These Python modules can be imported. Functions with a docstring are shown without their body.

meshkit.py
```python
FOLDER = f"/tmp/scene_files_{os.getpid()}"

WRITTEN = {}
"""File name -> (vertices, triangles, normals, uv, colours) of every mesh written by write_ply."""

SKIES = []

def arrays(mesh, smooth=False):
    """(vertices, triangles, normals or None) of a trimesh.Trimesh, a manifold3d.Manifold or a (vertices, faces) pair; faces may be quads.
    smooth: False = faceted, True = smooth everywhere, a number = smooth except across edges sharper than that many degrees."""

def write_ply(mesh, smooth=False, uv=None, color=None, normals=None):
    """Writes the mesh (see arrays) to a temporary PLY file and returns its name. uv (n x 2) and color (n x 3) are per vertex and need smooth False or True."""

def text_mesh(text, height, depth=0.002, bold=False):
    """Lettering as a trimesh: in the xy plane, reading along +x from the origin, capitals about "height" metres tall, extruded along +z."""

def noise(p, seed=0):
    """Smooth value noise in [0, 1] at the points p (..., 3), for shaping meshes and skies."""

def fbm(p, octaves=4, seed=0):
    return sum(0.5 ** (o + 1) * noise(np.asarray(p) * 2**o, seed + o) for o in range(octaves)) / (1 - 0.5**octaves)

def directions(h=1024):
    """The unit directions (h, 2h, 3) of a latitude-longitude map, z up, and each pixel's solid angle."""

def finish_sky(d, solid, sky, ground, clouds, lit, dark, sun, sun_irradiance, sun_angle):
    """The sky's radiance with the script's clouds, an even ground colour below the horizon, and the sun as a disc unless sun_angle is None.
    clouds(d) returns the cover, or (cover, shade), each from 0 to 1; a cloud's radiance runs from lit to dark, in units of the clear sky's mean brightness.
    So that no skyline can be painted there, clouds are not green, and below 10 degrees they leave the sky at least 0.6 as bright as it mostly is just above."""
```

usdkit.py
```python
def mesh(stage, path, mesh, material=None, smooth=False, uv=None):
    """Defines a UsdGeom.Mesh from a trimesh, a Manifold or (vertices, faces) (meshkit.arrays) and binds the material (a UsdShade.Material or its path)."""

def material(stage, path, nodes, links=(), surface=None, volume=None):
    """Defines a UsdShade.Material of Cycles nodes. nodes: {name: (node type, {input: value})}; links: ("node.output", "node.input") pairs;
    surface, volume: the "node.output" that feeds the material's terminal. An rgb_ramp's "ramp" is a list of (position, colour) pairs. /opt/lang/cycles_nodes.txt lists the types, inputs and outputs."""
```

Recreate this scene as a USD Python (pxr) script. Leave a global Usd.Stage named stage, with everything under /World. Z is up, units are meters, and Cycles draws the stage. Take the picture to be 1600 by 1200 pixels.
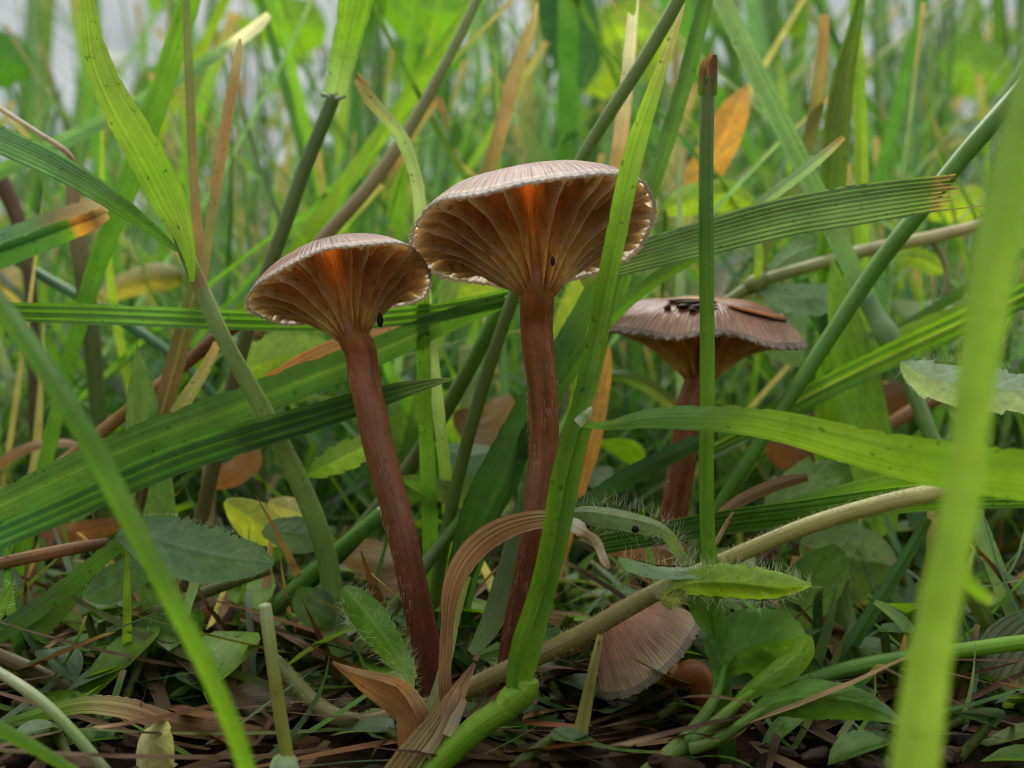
import math, random, numpy as np, usdkit, meshkit
from pxr import Usd, UsdGeom, UsdLux, UsdShade, Sdf, Gf, Vt
from scipy.interpolate import CubicSpline, PchipInterpolator

rng = np.random.default_rng(7)
stage = Usd.Stage.CreateInMemory()
UsdGeom.SetStageUpAxis(stage, UsdGeom.Tokens.z)
UsdGeom.SetStageMetersPerUnit(stage, 1.0)
UsdGeom.Xform.Define(stage, '/World')
UsdGeom.Scope.Define(stage, '/World/Looks')

# ---------------------------------------------------------------- camera, sky, light
EYE = 0.030                       # the lens is three centimetres above the soil
F = 1714.0                        # focal length in pixels of a 1600 wide picture
cam = UsdGeom.Camera.Define(stage, '/World/camera')
cam.AddTranslateOp().Set(Gf.Vec3d(0, 0, EYE))
cam.AddRotateXOp().Set(90.0)
cam.CreateHorizontalApertureAttr(36.0)
cam.CreateVerticalApertureAttr(27.0)
cam.CreateFocalLengthAttr(36.0 * F / 1600)
cam.CreateClippingRangeAttr(Gf.Vec2f(0.004, 200.0))
cam.CreateFocusDistanceAttr(0.0930)
cam.CreateFStopAttr(34.0)
cam.CreateExposureAttr(1.8)

SUN_EL, SUN_AZ = math.radians(54), math.radians(-12)      # behind the mushrooms, slightly to the left
sd = np.array([math.sin(SUN_AZ) * math.cos(SUN_EL), math.cos(SUN_AZ) * math.cos(SUN_EL), math.sin(SUN_EL)])
sky_m = usdkit.material(stage, '/World/Looks/sky', {
    'sky': ('sky_texture', {'sky_type': 'single_scattering', 'sun_disc': False, 'sun_elevation': SUN_EL, 'sun_rotation': math.atan2(sd[0], sd[1])}),
    'tc': ('texture_coordinate', {}),
    'n': ('noise_texture', {'scale': 2.2, 'detail': 5.0, 'roughness': 0.55}),
    'ramp': ('rgb_ramp', {'ramp': [(0.0, (2.4, 2.5, 2.7)), (0.45, (3.4, 3.5, 3.65)), (0.75, (4.5, 4.55, 4.6)), (1.0, (5.2, 5.2, 5.2))]}),
    'mx': ('mix', {'mix_type': 'mix', 'fac': 0.93}),
    'bg': ('background_shader', {'strength': 0.088})},
    [('tc.generated', 'n.vector'), ('n.fac', 'ramp.fac'), ('sky.color', 'mx.color1'), ('ramp.color', 'mx.color2'), ('mx.color', 'bg.color')], surface='bg.background')
dome = UsdLux.DomeLight.Define(stage, '/World/sky')
UsdShade.MaterialBindingAPI.Apply(dome.GetPrim()).Bind(sky_m)
sun = UsdLux.DistantLight.Define(stage, '/World/sun')
sun.CreateNormalizeAttr(True); sun.CreateIntensityAttr(0.35); sun.CreateAngleAttr(36.0)
sun.CreateColorAttr(Gf.Vec3f(1.0, 0.96, 0.9))
zax = Gf.Vec3d(*map(float, sd))
xax = Gf.Cross(Gf.Vec3d(0, 0, 1), zax).GetNormalized(); yax = Gf.Cross(zax, xax)
sun.AddTransformOp().Set(Gf.Matrix4d(xax[0], xax[1], xax[2], 0, yax[0], yax[1], yax[2], 0, zax[0], zax[1], zax[2], 0, 0, 0, 5, 1))

# ---------------------------------------------------------------- materials
def mat(name, nodes, links, surface): return usdkit.material(stage, '/World/Looks/' + name, nodes, links, surface=surface)

def plant(name, stripe=(14, 0.6), lo=0.72, hi=1.28, trans=0.52, tcol=(1.35, 1.38, 0.72), rough=0.46, spec=0.32, bump=0.35, blot=240, blo=0.85, bhi=1.18, dist=0.0003, speck=0.0):
    nodes = {
        'at': ('attribute', {'attribute': 'tint'}),
        'tc': ('texture_coordinate', {}),
        'geo': ('geometry', {}),
        'mp': ('mapping', {'scale': (stripe[0], stripe[1], 1.0)}),
        'n1': ('noise_texture', {'scale': 1.0, 'detail': 3.0, 'roughness': 0.6}),
        'r1': ('map_range', {'from_min': 0.3, 'from_max': 0.7, 'to_min': lo, 'to_max': hi, 'clamp': True}),
        'n2': ('noise_texture', {'scale': blot, 'detail': 4.0, 'roughness': 0.65}),
        'r2': ('map_range', {'from_min': 0.3, 'from_max': 0.7, 'to_min': blo, 'to_max': bhi, 'clamp': True}),
        'm': ('math', {'math_type': 'multiply'}),
        'n3': ('noise_texture', {'scale': 1500.0, 'detail': 1.0}),
        'r3': ('map_range', {'from_min': 0.70, 'from_max': 0.74, 'to_min': 1.0, 'to_max': 1.0 - speck, 'clamp': True}),
        'm2': ('math', {'math_type': 'multiply'}),
        'cc': ('combine_color', {}),
        'col': ('mix', {'mix_type': 'multiply', 'fac': 1.0}),
        'tcol': ('mix', {'mix_type': 'multiply', 'fac': 1.0, 'color2': tcol}),
        'bp': ('bump', {'strength': bump, 'distance': dist}),
        'p': ('principled_bsdf', {'roughness': rough, 'specular_ior_level': spec}),
        't': ('translucent_bsdf', {}),
        'mx': ('mix_closure', {'fac': trans})}
    links = [('tc.UV', 'mp.vector'), ('mp.vector', 'n1.vector'), ('n1.fac', 'r1.value'), ('geo.position', 'n2.vector'), ('n2.fac', 'r2.value'),
             ('geo.position', 'n3.vector'), ('n3.fac', 'r3.value'),
             ('r1.result', 'm.value1'), ('r2.result', 'm.value2'), ('m.value', 'm2.value1'), ('r3.result', 'm2.value2'),
             ('m2.value', 'cc.r'), ('m2.value', 'cc.g'), ('m2.value', 'cc.b'), ('at.color', 'col.color1'), ('cc.color', 'col.color2'),
             ('col.color', 'p.base_color'), ('col.color', 'tcol.color1'), ('tcol.color', 't.color'), ('n1.fac', 'bp.height'), ('bp.normal', 'p.normal'),
             ('p.BSDF', 'mx.closure1'), ('t.BSDF', 'mx.closure2')]
    return mat(name, nodes, links, 'mx.closure')

M = {
    'leaf': plant('grass_leaf', stripe=(11, 0.35), lo=0.78, hi=1.2, blo=0.78, bhi=1.22, speck=0.45),
    'stem': plant('grass_stem', stripe=(10, 0.4), trans=0.25, tcol=(1.4, 1.4, 0.7), rough=0.38, lo=0.82, hi=1.16, speck=0.3),
    'dry': plant('dry_grass', stripe=(18, 0.5), trans=0.3, tcol=(1.4, 1.1, 0.6), rough=0.6, spec=0.25, lo=0.5, hi=1.4, bump=0.6, speck=0.3),
    'broad': plant('broad_leaf', stripe=(3, 1.5), trans=0.5, tcol=(1.5, 1.45, 0.6), rough=0.5, spec=0.35, lo=0.85, hi=1.15, bump=0.3, blot=700, blo=0.78, bhi=1.22, dist=0.0006, speck=0.3),
    'hair': plant('plant_hair', trans=0.5, tcol=(1.2, 1.2, 1.1), rough=0.35, bump=0.0),
    'gill': plant('gill_flesh', stripe=(1.2, 9), trans=0.58, tcol=(1.4, 1.26, 0.92), rough=0.55, spec=0.3, lo=0.8, hi=1.2, bump=0.25, blot=500, blo=0.72, bhi=1.25, speck=0.45),
    'cap': plant('cap_skin', stripe=(1.0, 1.1), trans=0.48, tcol=(3.5, 3.2, 1.75), rough=0.46, spec=0.28, lo=0.72, hi=1.3, bump=0.45, blot=420, blo=0.84, bhi=1.16, dist=0.0004, speck=0.1),
    'wet': plant('wet_cap_skin', stripe=(1.0, 1.1), trans=0.30, tcol=(3.0, 1.9, 0.9), rough=0.33, spec=0.35, lo=0.72, hi=1.3, bump=0.5, blot=420, blo=0.75, bhi=1.25, dist=0.0004, speck=0.2),
    'foot': plant('mushroom_stem', stripe=(7, 0.9), trans=0.42, tcol=(1.5, 1.3, 0.85), rough=0.36, spec=0.45, lo=0.68, hi=1.32, bump=0.4, blot=600, blo=0.8, bhi=1.25, speck=0.35),
    'fuzz': plant('white_fibre', trans=0.6, tcol=(1.1, 1.05, 1.0), rough=0.5, bump=0.0),
}

# ---------------------------------------------------------------- naming and prims
count, labels = {}, {}
def numbered(parent, name):
    k = (str(parent), name); n = count.get(k, 0); count[k] = n + 1
    return f'{parent}/{name}' + (f'_{n:03d}' if n else '')
def tag(p, label=None, cat=None, group=None, kind=None):
    for k, v in (('label', label), ('category', cat), ('group', group), ('kind', kind)):
        if v: p.SetCustomDataByKey(k, v)
    if label and not group and cat:
        assert label not in labels, label
        labels[label] = 1
    if label: assert 4 <= len(label.split()) <= 16, label
    return p
def obj(name, v, f, m, parent='/World', tint=None, uv=None, smooth=True):
    parent = parent if isinstance(parent, str) else str(parent.GetPath())
    me = usdkit.mesh(stage, numbered(parent, name), (v, f), m if not isinstance(m, str) else M[m], smooth=smooth, uv=uv)
    if tint is not None:
        t = np.asarray(tint, np.float32)
        if t.ndim == 1: t = np.repeat(t[None], len(v), 0)
        UsdGeom.PrimvarsAPI(me).CreatePrimvar('tint', Sdf.ValueTypeNames.Color3fArray, 'vertex').Set(Vt.Vec3fArray.FromNumpy(t))
    me.CreateDoubleSidedAttr(True)
    return me.GetPrim()
def thing(name, label, cat, group=None):
    x = UsdGeom.Xform.Define(stage, numbered('/World', name)).GetPrim()
    return tag(x, label, cat, group)

# ---------------------------------------------------------------- geometry
def at(px, py, d):
    """The point seen at pixel (px, py) of the 1600 x 1200 photograph, d millimetres in front of the lens."""
    d = np.asarray(d, float) / 1000
    return np.stack([(np.asarray(px, float) - 800) / F * d, d + 0 * np.asarray(px, float), EYE + (600 - np.asarray(py, float)) / F * d], -1)
CAM = np.array([0, 0, EYE])
def unit(a): return a / (np.linalg.norm(a, axis=-1, keepdims=True) + 1e-15)
def parse(s): return np.array([[float(x) for x in p.split()] for p in s.split(';') if p.strip()])
def ground_py(d): return 600 + (EYE + 0.002) * F / (d / 1000)
def rooted(c, k):
    """Carries a blade on from its first (k=0) or last (k=-1) control point down into the soil."""
    a, b = (c[0], c[1]) if k == 0 else (c[-1], c[-2])
    g = ground_py(a[2])
    if a[1] >= g - 5: return c
    s = (a[0] - b[0]) / (a[1] - b[1]) if abs(a[1] - b[1]) > 1 else 0
    e = np.array([[a[0] + np.clip(s * (g - a[1]), -140, 140), g, a[2], a[3]]])
    return np.vstack([e, c]) if k == 0 else np.vstack([c, e])
def spline(c, n):
    """Smooth path through control rows (px, py, d, w): returns points, widths in metres and the 0..1 run."""
    q = c[:, :2]
    t = np.concatenate([[0], np.cumsum(np.linalg.norm(np.diff(q, axis=0), axis=1) + 1e-3)]); t /= t[-1]
    x = np.linspace(0, 1, n)
    if len(c) > 2:
        pos = np.stack([PchipInterpolator(t, c[:, k])(x) * 0.35 + CubicSpline(t, c[:, k])(x) * 0.65 for k in range(3)], 1)
    else:
        pos = np.stack([np.interp(x, t, c[:, k]) for k in range(3)], 1)
    w = PchipInterpolator(t, c[:, 3])(x) * pos[:, 2] / 1000 / F
    return at(pos[:, 0], pos[:, 1], pos[:, 2]), np.maximum(w, 1e-5), x
def grid_faces(nr, nc, wrap=False):
    i, j = np.meshgrid(np.arange(nr - 1), np.arange(nc if wrap else nc - 1), indexing='ij')
    a = i * nc + j; b = i * nc + (j + 1) % nc
    q = np.stack([a, b, b + nc, a + nc], -1).reshape(-1, 4)
    return np.vstack([q[:, [0, 1, 2]], q[:, [0, 2, 3]]])
def ramp(cols, x):
    cols = [(k / max(1, len(cols) - 1), c) if len(c) == 3 and not isinstance(c[1], tuple) else c for k, c in enumerate(cols)]
    s = np.array([c[0] for c in cols]); v = np.array([c[1] for c in cols])
    return np.stack([np.interp(x, s, v[:, k]) for k in range(3)], 1)
def frame(P, roll):
    T = unit(np.gradient(P, axis=0)); V = unit(P - CAM)
    S = unit(np.cross(T, V)); N = np.cross(S, T)
    c, s = np.cos(roll)[:, None], np.sin(roll)[:, None]
    return T, S * c + N * s, N * c - S * s
def ribbon(P, W, x, cols, roll=0.0, nu=9, fold=0.25, ribs=0, amp=0.03, torn=0.0, serr=0.0, nserr=12, cup=0.0, midrib=None, wav=0.0, seed=0, veins=0):
    """A leaf blade along the path P: returns vertices, faces, tint, uv."""
    r = np.random.default_rng(seed + 11)
    n = len(P)
    roll = np.interp(x, np.linspace(0, 1, len(roll)), roll) if np.ndim(roll) else np.full(n, roll)
    T, S, N = frame(P, roll)
    u = np.linspace(-1, 1, nu)
    w = W / np.maximum(0.35, np.abs(np.cos(roll))) / 2
    off = fold * np.abs(u)[None] + cup * u[None] ** 2
    if ribs: off = off + (amp * np.cos(ribs * np.pi * u + 0.35 * np.sin(3 * u + seed)) * (0.45 + 1.1 * meshkit.noise(np.stack([u * 3 + 7, 0 * u + seed, 0 * u], -1), 4)))[None] * (0.55 + 0.9 * meshkit.noise(np.stack([x * 4 + seed, 0 * x + 2, 0 * x], -1), 7))[:, None]
    if wav: off = off + wav * np.sin(x * 9 + r.uniform(0, 6))[:, None] * u[None] + wav * 0.6 * np.sin(x * 17 + r.uniform(0, 6))[:, None] * u[None] ** 2
    side = np.repeat(u[None], n, 0) * (1 + 0.07 * (meshkit.fbm(np.stack([x * 13, 0 * x + seed * 1.7, 0 * x], -1), 3, 2) - 0.5))[:, None]
    side[:, 0] *= 1 + 0.07 * (r.uniform(0, 1, n) ** 3); side[:, -1] *= 1 - 0.12 * (r.uniform(0, 1, n) > 0.9)
    if serr:
        z = serr * (np.abs(((x * nserr) % 1)) - 0.5)
        side = side * (1 + z[:, None] * np.abs(u)[None] ** 6)
    v = P[:, None] + S[:, None] * (side * w[:, None])[..., None] + N[:, None] * (off * w[:, None])[..., None]
    if torn:
        j = r.uniform(0, 1, nu); j = np.repeat(j[::3], 3)[:nu]; j[:2] += 1.2; 
        L = torn * W.max()
        for k, q in ((-1, 1.0), (-2, 0.55), (-3, 0.2)):
            v[k] = v[k] + T[k] * (j * L * q)[:, None]
    L = np.concatenate([[0], np.cumsum(np.linalg.norm(np.diff(P, axis=0), axis=1))]) / 0.01
    tint = np.repeat(ramp(cols, x)[:, None], nu, 1)
    if veins:
        ph = x[:, None] * veins - np.abs(u)[None] * 1.3 + (u[None] > 0) * 0.4
        vn = np.maximum(np.exp(-(u[None] / 0.07) ** 2) + 0 * x[:, None], 0.75 * np.exp(-(((ph % 1) - 0.5) / 0.10) ** 2) * (1 - np.abs(u)[None] ** 3))
        tint = tint * (1 + 0.30 * vn[..., None] * np.array([1.0, 0.8, 1.3])) * (0.86 + 0.28 * meshkit.fbm(np.stack(np.broadcast_arrays(x[:, None] * 6 + seed, u[None] * 2.5 + 4, 0 * x[:, None]), -1), 3, 6))[..., None]
        v = v - (N[:, None] * (vn * w[:, None] * 0.035)[..., None])
    if midrib is not None:
        k = np.exp(-(u / 0.12) ** 2)[None, :, None]; tint = tint * (1 - k) + np.array(midrib) * k
    uv = np.stack(np.broadcast_arrays(u[None] * 0.5 + 0.5 + r.uniform(0, 9), L[:, None] + r.uniform(0, 9)), -1)
    return v.reshape(-1, 3), grid_faces(n, nu), tint.reshape(-1, 3), uv.reshape(-1, 2)
def tube(P, R, x, cols, ns=12, cap=True, seed=0, bumpy=0.0, ridge=0):
    T, S, N = frame(P, np.zeros(len(P)))
    a = np.arange(ns) / ns * 2 * np.pi
    r = np.random.default_rng(seed + 5)
    R = np.asarray(R)
    k = np.ones((len(P), ns))
    if bumpy: k = k + bumpy * (meshkit.noise(np.stack(np.broadcast_arrays(np.cos(a)[None] * 1.5 + 7, np.sin(a)[None] * 1.5 + 3, (x * 14)[:, None]), -1), seed) - 0.5)
    if ridge: k = k + 0.05 * np.cos(ridge * a)[None]
    v = P[:, None] + (R[:, None] * k)[..., None] * (np.cos(a)[None, :, None] * S[:, None] + np.sin(a)[None, :, None] * N[:, None])
    tint = np.repeat(ramp(cols, x)[:, None], ns, 1).reshape(-1, 3)
    L = np.concatenate([[0], np.cumsum(np.linalg.norm(np.diff(P, axis=0), axis=1))]) / 0.01
    uu = np.abs(a / np.pi - 1)
    uv = np.stack(np.broadcast_arrays(uu[None] + r.uniform(0, 9), L[:, None] + r.uniform(0, 9)), -1).reshape(-1, 2)
    v = v.reshape(-1, 3); f = grid_faces(len(P), ns, True)
    if cap:
        m = len(v); v = np.vstack([v, P[-1:] + T[-1:] * R[-1] * 0.25, P[:1]]); i = np.arange(ns)
        f = np.vstack([f, np.stack([m - ns + i, m - ns + (i + 1) % ns, 0 * i + m], 1), np.stack([(i + 1) % ns, i, 0 * i + m + 1], 1)])
        tint = np.vstack([tint, tint[-1:], tint[:1]]); uv = np.vstack([uv, uv[-1:], uv[:1]])
    return v, f, tint, uv
def hairs(base, direc, length, rad=0.00002):
    """Thin three-sided cones, slightly bent, standing at the given points."""
    n = len(base); d = unit(direc); e = unit(np.cross(d, np.array([0.31, 0.52, 0.8]))); g = np.cross(d, e)
    length = np.broadcast_to(length, (n,))[:, None]
    v = []
    for k in range(3):
        c, s = math.cos(k * 2.094), math.sin(k * 2.094)
        v.append(base + rad * (c * e + s * g))
    mid = base + d * length * 0.55
    for k in range(3):
        c, s = math.cos(k * 2.094), math.sin(k * 2.094)
        v.append(mid + rad * 0.7 * (c * e + s * g))
    v.append(base + d * length + e * length * 0.22 - np.array([0, 0, 1]) * length * 0.05)
    V = np.stack(v, 1).reshape(-1, 3); o = np.arange(n)[:, None] * 7
    f = [[0, 1, 4], [0, 4, 3], [1, 2, 5], [1, 5, 4], [2, 0, 3], [2, 3, 5], [3, 4, 6], [4, 5, 6], [5, 3, 6]]
    return V, np.concatenate([o + np.array(t)[None] for t in f])
class Join:
    def __init__(s): s.v, s.f, s.t, s.u, s.n = [], [], [], [], 0
    def add(s, v, f, t, u):
        s.v.append(v); s.f.append(f + s.n); s.t.append(np.broadcast_to(t, (len(v), 3))); s.u.append(u); s.n += len(v)
    def get(s): return np.vstack(s.v), np.vstack(s.f), np.vstack(s.t), np.vstack(s.u)
# ---------------------------------------------------------------- mushrooms
def mushroom(label, C, axis, R, H, D, stem, stem_r, ngill, seed, cap_cols, stem_cols, turn=0.0, power=2.4, wob=0.03, shorts=1, gill_cols=None, sq=0.0, scal=0.010, gap=0.2, skin='cap', group='mushrooms in the grass'):
    r = np.random.default_rng(seed)
    root = thing('mushroom', label, 'mushroom')
    root.SetCustomDataByKey('group', group)
    az = unit(np.array(axis, float)); ax = unit(np.cross(np.array([0, 1.0, 0]), az)); ay = np.cross(az, ax)
    W = lambda p: C + R * (p[..., :1] * ax + p[..., 1:2] * ay + p[..., 2:3] * az)
    def rim(th): return 1 - sq * np.cos(4 * th) + wob * (np.sin(2 * th + seed) + 0.7 * np.sin(3 * th + 2.1 * seed) + 0.35 * np.sin(5 * th + 1.3 * seed))
    def rimz(th): return wob * 1.3 * (np.sin(2 * th + 0.7 * seed) + 0.7 * np.sin(4 * th + 1.7 * seed) + 0.3 * np.sin(7 * th))
    def top(q, th): return H * (1 - q ** power) + rimz(th) * q ** 2
    # the skin: dome, margin and a short underside, one thin sheet
    nt = 540; th = np.arange(nt) / nt * 2 * np.pi
    q = np.concatenate([np.linspace(0.01, 0.9, 26), np.linspace(0.915, 0.975, 7), [0.988, 1.0]]); nq = len(q)
    nst = 104
    jit = meshkit.noise(np.stack([th * 22, 0 * th + seed, 0 * th], -1), seed)
    st = np.cos(nst * th + 2.5 * jit)
    rr = q[:, None] * rim(th)[None] * (1 + 0.003 * st[None] * q[:, None] ** 8)
    zz = top(q[:, None], th[None]) + 0.0022 * st[None] * np.clip((q[:, None] - 0.45) / 0.3, 0, 1)
    zz += 0.035 * (meshkit.fbm(np.stack([rr * np.cos(th) * 3 + 5, rr * np.sin(th) * 3 + 5, 0 * rr + seed], -1), 3, seed) - 0.5)
    fr = r.uniform(0, 1, nt); fr = 0.5 * fr + 0.5 * np.roll(fr, 1)
    e1 = (1.004 + 0.016 * fr + scal * np.cos(nst * 0.5 * th + 3 * jit)); rows_r = np.stack([rim(th) * e1, rim(th) * (e1 - 0.012), rim(th) * (e1 - 0.035)])
    rows_z = np.stack([zz[-1] - 0.014 - 0.008 * fr, zz[-1] - 0.026 - 0.008 * fr, zz[-1] - 0.012])
    rr = np.vstack([rr, rows_r]); zz = np.vstack([zz, rows_z])
    p = np.stack([rr * np.cos(th), rr * np.sin(th), zz], -1)
    qq = np.concatenate([q, [1.01, 1.02, 1.03]])
    tint = np.repeat(ramp(cap_cols, np.clip(qq / 1.03, 0, 1))[:, None], nt, 1)
    stc = 1 + 0.09 * st[None, :, None] * np.clip((qq[:, None, None] - 0.4) / 0.3, 0, 1) * (qq[:, None, None] < 1.0)
    bl = meshkit.fbm(np.stack([qq[:, None] * np.cos(th) * 2.5 + 9, qq[:, None] * np.sin(th) * 2.5 + 4, 0 * qq[:, None] * th + seed], -1), 4, seed)[..., None]
    tint = tint * stc * (0.44 + 0.46 * bl)
    uv = np.stack(np.broadcast_arrays(th[None] / (2 * np.pi) * 150, qq[:, None] * 3.0), -1)
    kq = len(q) - 4
    obj('margin', W(p[kq:].reshape(-1, 3)), grid_faces(len(qq) - kq, nt, True), 'fuzz', root, tint[kq:].reshape(-1, 3), uv[kq:].reshape(-1, 2))
    kt = r.integers(0, nt, 420); bt = p[len(q) + r.integers(0, 2, 420), kt]; dt = np.stack([np.cos(th[kt]), np.sin(th[kt]), 0 * kt - 0.5], -1) + r.normal(0, 0.5, (420, 3))
    hv, hf = hairs(W(bt), dt @ np.stack([ax, ay, az]), r.uniform(0.00005, 0.00022, 420), 0.00003)
    tag(obj('margin_fringe', hv, hf, 'fuzz', root, (0.72, 0.64, 0.54), np.zeros((len(hv), 2)), smooth=False), kind='stuff')
    p, tint, uv, qq = p[:kq + 1], tint[:kq + 1], uv[:kq + 1], qq[:kq + 1]
    v = W(p.reshape(-1, 3)); f = grid_faces(len(qq), nt, True)
    v = np.vstack([v, W(np.array([[0, 0, H]]))]); i = np.arange(nt); f = np.vstack([f, np.stack([(i + 1) % nt, i, 0 * i + len(v) - 1], 1)])
    obj('cap', v, f, skin, root, np.vstack([tint.reshape(-1, 3), tint[0, :1]]), np.vstack([uv.reshape(-1, 2), [[0, 0]]]))
    # the gills: every one a thin sheet between the flesh and its own running edge
    rs = 0.13
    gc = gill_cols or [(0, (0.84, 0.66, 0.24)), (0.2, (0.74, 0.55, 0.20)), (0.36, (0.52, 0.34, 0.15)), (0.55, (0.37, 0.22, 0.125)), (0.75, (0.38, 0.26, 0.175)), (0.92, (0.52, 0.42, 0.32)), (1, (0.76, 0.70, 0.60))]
    def edge(qv):
        t = np.clip((qv - rs) / (1 - rs), 0, 1)
        return -D * (1 - t) ** 1.7 - 0.05 * t ** 3 * (1 - t ** 14)
    kinds = []
    for k in range(ngill):
        kinds.append((k, rs - 0.10))
        if shorts: kinds += [(k + 0.5 + r.uniform(-0.06, 0.06), r.uniform(0.50, 0.68)), (k + 0.25 + r.uniform(-0.04, 0.04), r.uniform(0.74, 0.85)), (k + 0.75 + r.uniform(-0.04, 0.04), r.uniform(0.74, 0.85))]
    for k, q0 in kinds:
        if q0 > 0.2 and gap and abs((k / ngill * 2 * np.pi + turn + np.pi / 2 + np.pi) % (2 * np.pi) - np.pi) < gap: q0 = 0.72 if q0 < 0.7 else 0.9
        t0 = (k + (r.uniform(-0.12, 0.12) if q0 < 0.2 else 0)) / ngill * 2 * np.pi + turn
        dl = (t0 + np.pi / 2 + np.pi) % (2 * np.pi) - np.pi
        if gap and q0 < 0.2: t0 += 0.13 * np.sign(dl) * np.exp(-(dl / 0.55) ** 2)
        nr, nc = (22, 7) if q0 < 0.6 else (12, 5)
        qv = np.linspace(q0, 0.992, nr)
        cur = t0 + r.uniform(-0.05, 0.05) * np.sin((qv - q0) * 2.2) + 0.005 * np.sin(qv * 13 + r.uniform(0, 6))
        zt = top(qv, cur) - 0.006
        ze = edge(qv) + rimz(cur) * qv ** 2 + 0.010 * np.sin(qv * 17 + r.uniform(0, 6)) + 0.010 * (meshkit.noise(np.stack([qv * 40, 0 * qv + t0 * 9, 0 * qv], -1), 3) - 0.5)
        if q0 > 0.2:
            g = np.clip((qv - q0) / 0.13, 0, 1); g = np.sqrt(g * (2 - g)); ze = zt + (ze - zt) * g * r.uniform(0.62, 0.9)
        ze = np.minimum(ze, zt - 1e-4)
        s = np.array([0, 0.3, 0.6, 0.82, 0.93, 0.965, 1.0]) if nc == 7 else np.array([0, 0.4, 0.8, 0.93, 1.0])
        z = zt[:, None] + (ze - zt)[:, None] * s[None]
        lean = r.uniform(-0.03, 0.03) * s[None] ** 1.5 * (0.3 + qv[:, None])
        rad = qv * rim(cur) 
        c2 = cur[:, None] + lean
        pp = np.stack([rad[:, None] * np.cos(c2), rad[:, None] * np.sin(c2), z], -1)
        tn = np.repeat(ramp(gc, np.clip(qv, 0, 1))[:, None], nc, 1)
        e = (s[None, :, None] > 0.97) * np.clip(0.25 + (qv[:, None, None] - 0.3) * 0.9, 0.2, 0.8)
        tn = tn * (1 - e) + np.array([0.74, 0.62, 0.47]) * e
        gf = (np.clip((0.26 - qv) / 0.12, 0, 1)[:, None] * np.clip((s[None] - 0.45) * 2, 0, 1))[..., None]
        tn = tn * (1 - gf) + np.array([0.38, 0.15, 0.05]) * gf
        guv = np.stack(np.broadcast_arrays(qv[:, None] * 6 + r.uniform(0, 50), s[None] * 1.0), -1)
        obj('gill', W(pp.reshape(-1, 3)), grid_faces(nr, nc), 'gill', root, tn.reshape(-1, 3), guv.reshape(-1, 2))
    # the stalk, widening upwards into the gills
    loc = np.array([[0, 0, 0.9 * H], [0, 0, 0.2 * H], [0, 0, -0.45 * D], [0, 0, -0.85 * D]])
    head = W(loc); rad0 = np.array([0.10, 0.085, 0.11, 0.142]) * R * stem_r
    s = parse(stem); tail = at(s[:, 0], s[:, 1], s[:, 2]); tr = s[:, 3] * s[:, 2] / 1000 / F / 2
    P0 = np.vstack([head, tail]); R0 = np.concatenate([rad0, tr])
    t = np.concatenate([[0], np.cumsum(np.linalg.norm(np.diff(P0, axis=0), axis=1))]); t /= t[-1]
    x = np.linspace(0, 1, 64)
    P = np.stack([PchipInterpolator(t, P0[:, k])(x) * 0.5 + CubicSpline(t, P0[:, k])(x) * 0.5 for k in range(3)], 1); RR = PchipInterpolator(t, R0)(x)
    v, f, tn, u = tube(P, RR, x, stem_cols, ns=28, seed=seed, bumpy=0.10, ridge=0)
    so = obj('stem', v, f, 'foot', root, tn, u)
    # whitish fibrils lying on the stalk
    n = 900; k = r.integers(12, 60, n); a = r.uniform(0, 2 * np.pi, n)
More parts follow.
